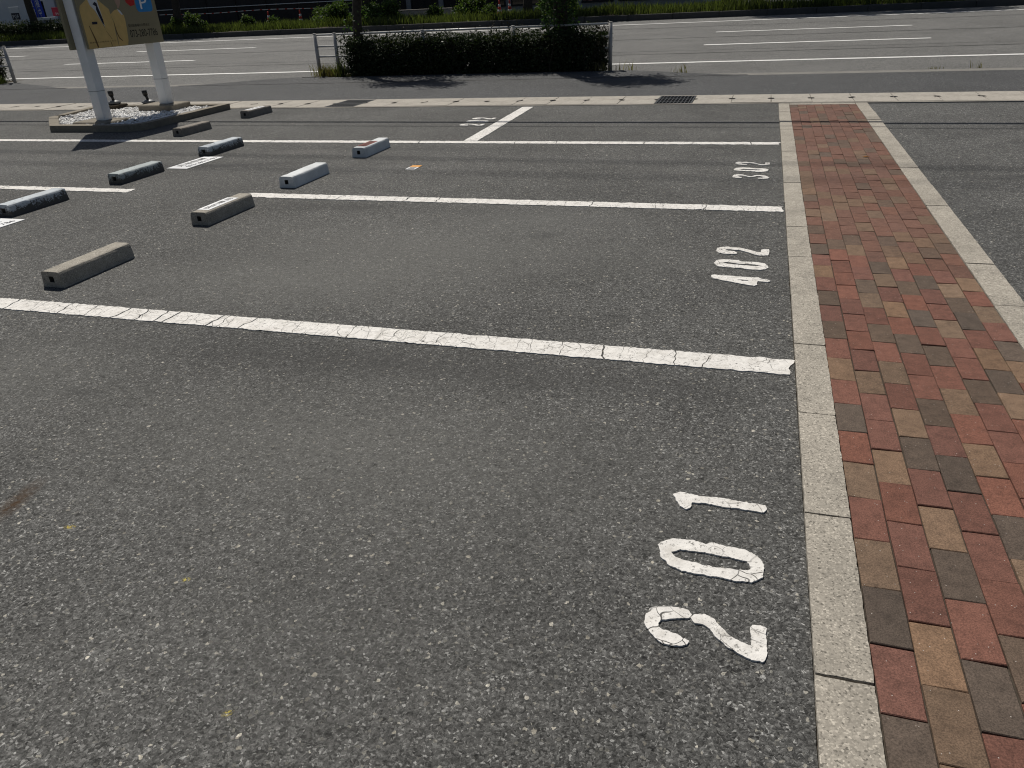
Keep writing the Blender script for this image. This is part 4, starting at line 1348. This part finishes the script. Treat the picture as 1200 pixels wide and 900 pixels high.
e = empty('shop_building', (-49, 47.0, .1))
tag(e, 'white shop front with dark doorways across the road at far left', 'building')
bm = bmesh.new()
for a in ((-8, 0.1, 0, 3.6), (.95, 1.9, 0, 3.6), (2.6, 6.0, 0, 3.6), (.101, .949, 2.3, 3.6), (1.901, 2.599, 2.3, 3.6)): box(bm, a[0], a[1], 0, 6, a[2], a[3])
obj('wall', bm, M['wallwhite'], e)
bm = bmesh.new(); box(bm, -8.2, 6.2, -.5, 6.2, 3.601, 3.85); obj('roof', bm, M['fenceblack'], e)
bm = bmesh.new(); box(bm, .102, .948, .6, .64, 0, 2.299); obj('door', bm, M['glass'], e)
bm = bmesh.new(); box(bm, 1.902, 2.598, .6, .64, 0, 2.299); obj('door', bm, M['glass'], e)
bm = bmesh.new(); box(bm, 3.2, 5.6, -.03, -.002, 1.1, 2.6); f = obj('window', bm, M['wallgrey'], e)
bm = bmesh.new()
for i in range(5): box(bm, 3.28 + i * .46, 3.66 + i * .46, -.045, -.031, 1.2, 2.5)
obj('pane', bm, M['glass'], f)

e = empty('notice_board', (-48.1, 44.5, .15))
tag(e, 'small white notice board with a dark blue lower half before the white shop', 'sign')
bm = bmesh.new(); box(bm, -.42, .42, 0, .04, 1.1, 1.95, .01); f = obj('board', bm, M['wallwhite'], e)
bm = bmesh.new(); box(bm, -.33, .36, -.006, -.002, 1.18, 1.58); b_ = obj('blue_field', bm, M['navy'], f)
lettering('PGF', (-.24, -.010, 1.26), (1, 0, 0), (0, 0, 1), .5, .22, M['conewhite'], f)
for x in (-.36, .32):
    bm = bmesh.new(); box(bm, x, x + .04, .045, .085, 0, 1.9); obj('leg', bm, M['steel'], e)
for x, lab, txt in ((-46.12, 'blue banner flag with white lettering, left of the pair before the white shop', '駐\n車\n場'), (-45.60, 'blue banner flag with white lettering, right of the pair before the white shop', '月\n極\n中')):
    e = empty('banner_flag', (x, 44.2, .15))
    tag(e, lab, 'banner', 'blue banners before the shop')
    bm = bmesh.new(); tube(bm, [(-.27, 0, 0), (-.27, 0, 3.0)], .015, 6); tube(bm, [(-.27, 0, 2.95), (.27, 0, 2.95)], .01, 6); obj('pole', bm, M['steel'], e)
    bm = bmesh.new()
    g = [[bm.verts.new((-.25 + .5 * i / 8, .03 * math.sin(i * .9 + j * .4), 1.2 + 1.72 * j / 12)) for i in range(9)] for j in range(13)]
    for j in range(12):
        for i in range(8): bm.faces.new((g[j][i], g[j][i + 1], g[j + 1][i + 1], g[j + 1][i]))
    f = obj('cloth', bm, M['bannerblue'], e, True)
    f.modifiers.new('thick', 'SOLIDIFY').thickness = .004
    lettering(txt, (-.13, -.045, 1.3), (1, 0, 0), (0, 0, 1), .26, 1.5, M['conewhite'], f)
e = empty('red_sign', (-44.1, 44.0, .15))
tag(e, 'small red sign with pale lettering before the white shop', 'sign')
bm = bmesh.new(); box(bm, -.36, .36, 0, .04, 1.28, 1.78, .01); f = obj('board', bm, simple("dark_red_board", (.35, .02, .05), .5), e)
lettering('SALE', (-.1, -.006, 1.36), (1, 0, 0), (0, 0, 1), .36, .12, M['conewhite'], f)
bm = bmesh.new(); box(bm, -.02, .02, .005, .035, 0, 1.279); obj('leg', bm, M['steel'], e)
e = empty('white_bench', (-44.85, 43.5, .15))
tag(e, 'white block bench before the white shop below the banners', 'bench')
bm = bmesh.new(); box(bm, -.85, .85, -.22, .22, 1.06, 1.24, .015); obj('seat', bm, M['wallwhite'], e)
for x in (-.7, .6):
    bm = bmesh.new(); box(bm, x, x + .1, -.18, .18, 0, 1.059); obj('leg', bm, M['steel'], e)
cone(-46.7, 44.3, 'red cone across the road between the notice board and the blue banners')

# small litter
bm = bmesh.new()
g = [bm.verts.new(p) for p in ((0, 0, .004), (.03, .011, .012), (.065, .003, .006), (.035, -.012, .010), (.034, 0, .004))]
for q in ((0, 4, 1), (1, 4, 2), (2, 4, 3), (3, 4, 0)): bm.faces.new([g[i] for i in q])
o = obj('fallen_leaf', bm, simple("dry_leaf", (.42, .20, .06), .7, .2, .2, 60))
o.location = (.886, 7.20, .010); o.rotation_euler = (0, 0, .15)
o.modifiers.new('thick', 'SOLIDIFY').thickness = .0008
tag(o, 'small orange brown fallen leaf lying on the brick path', 'leaf')
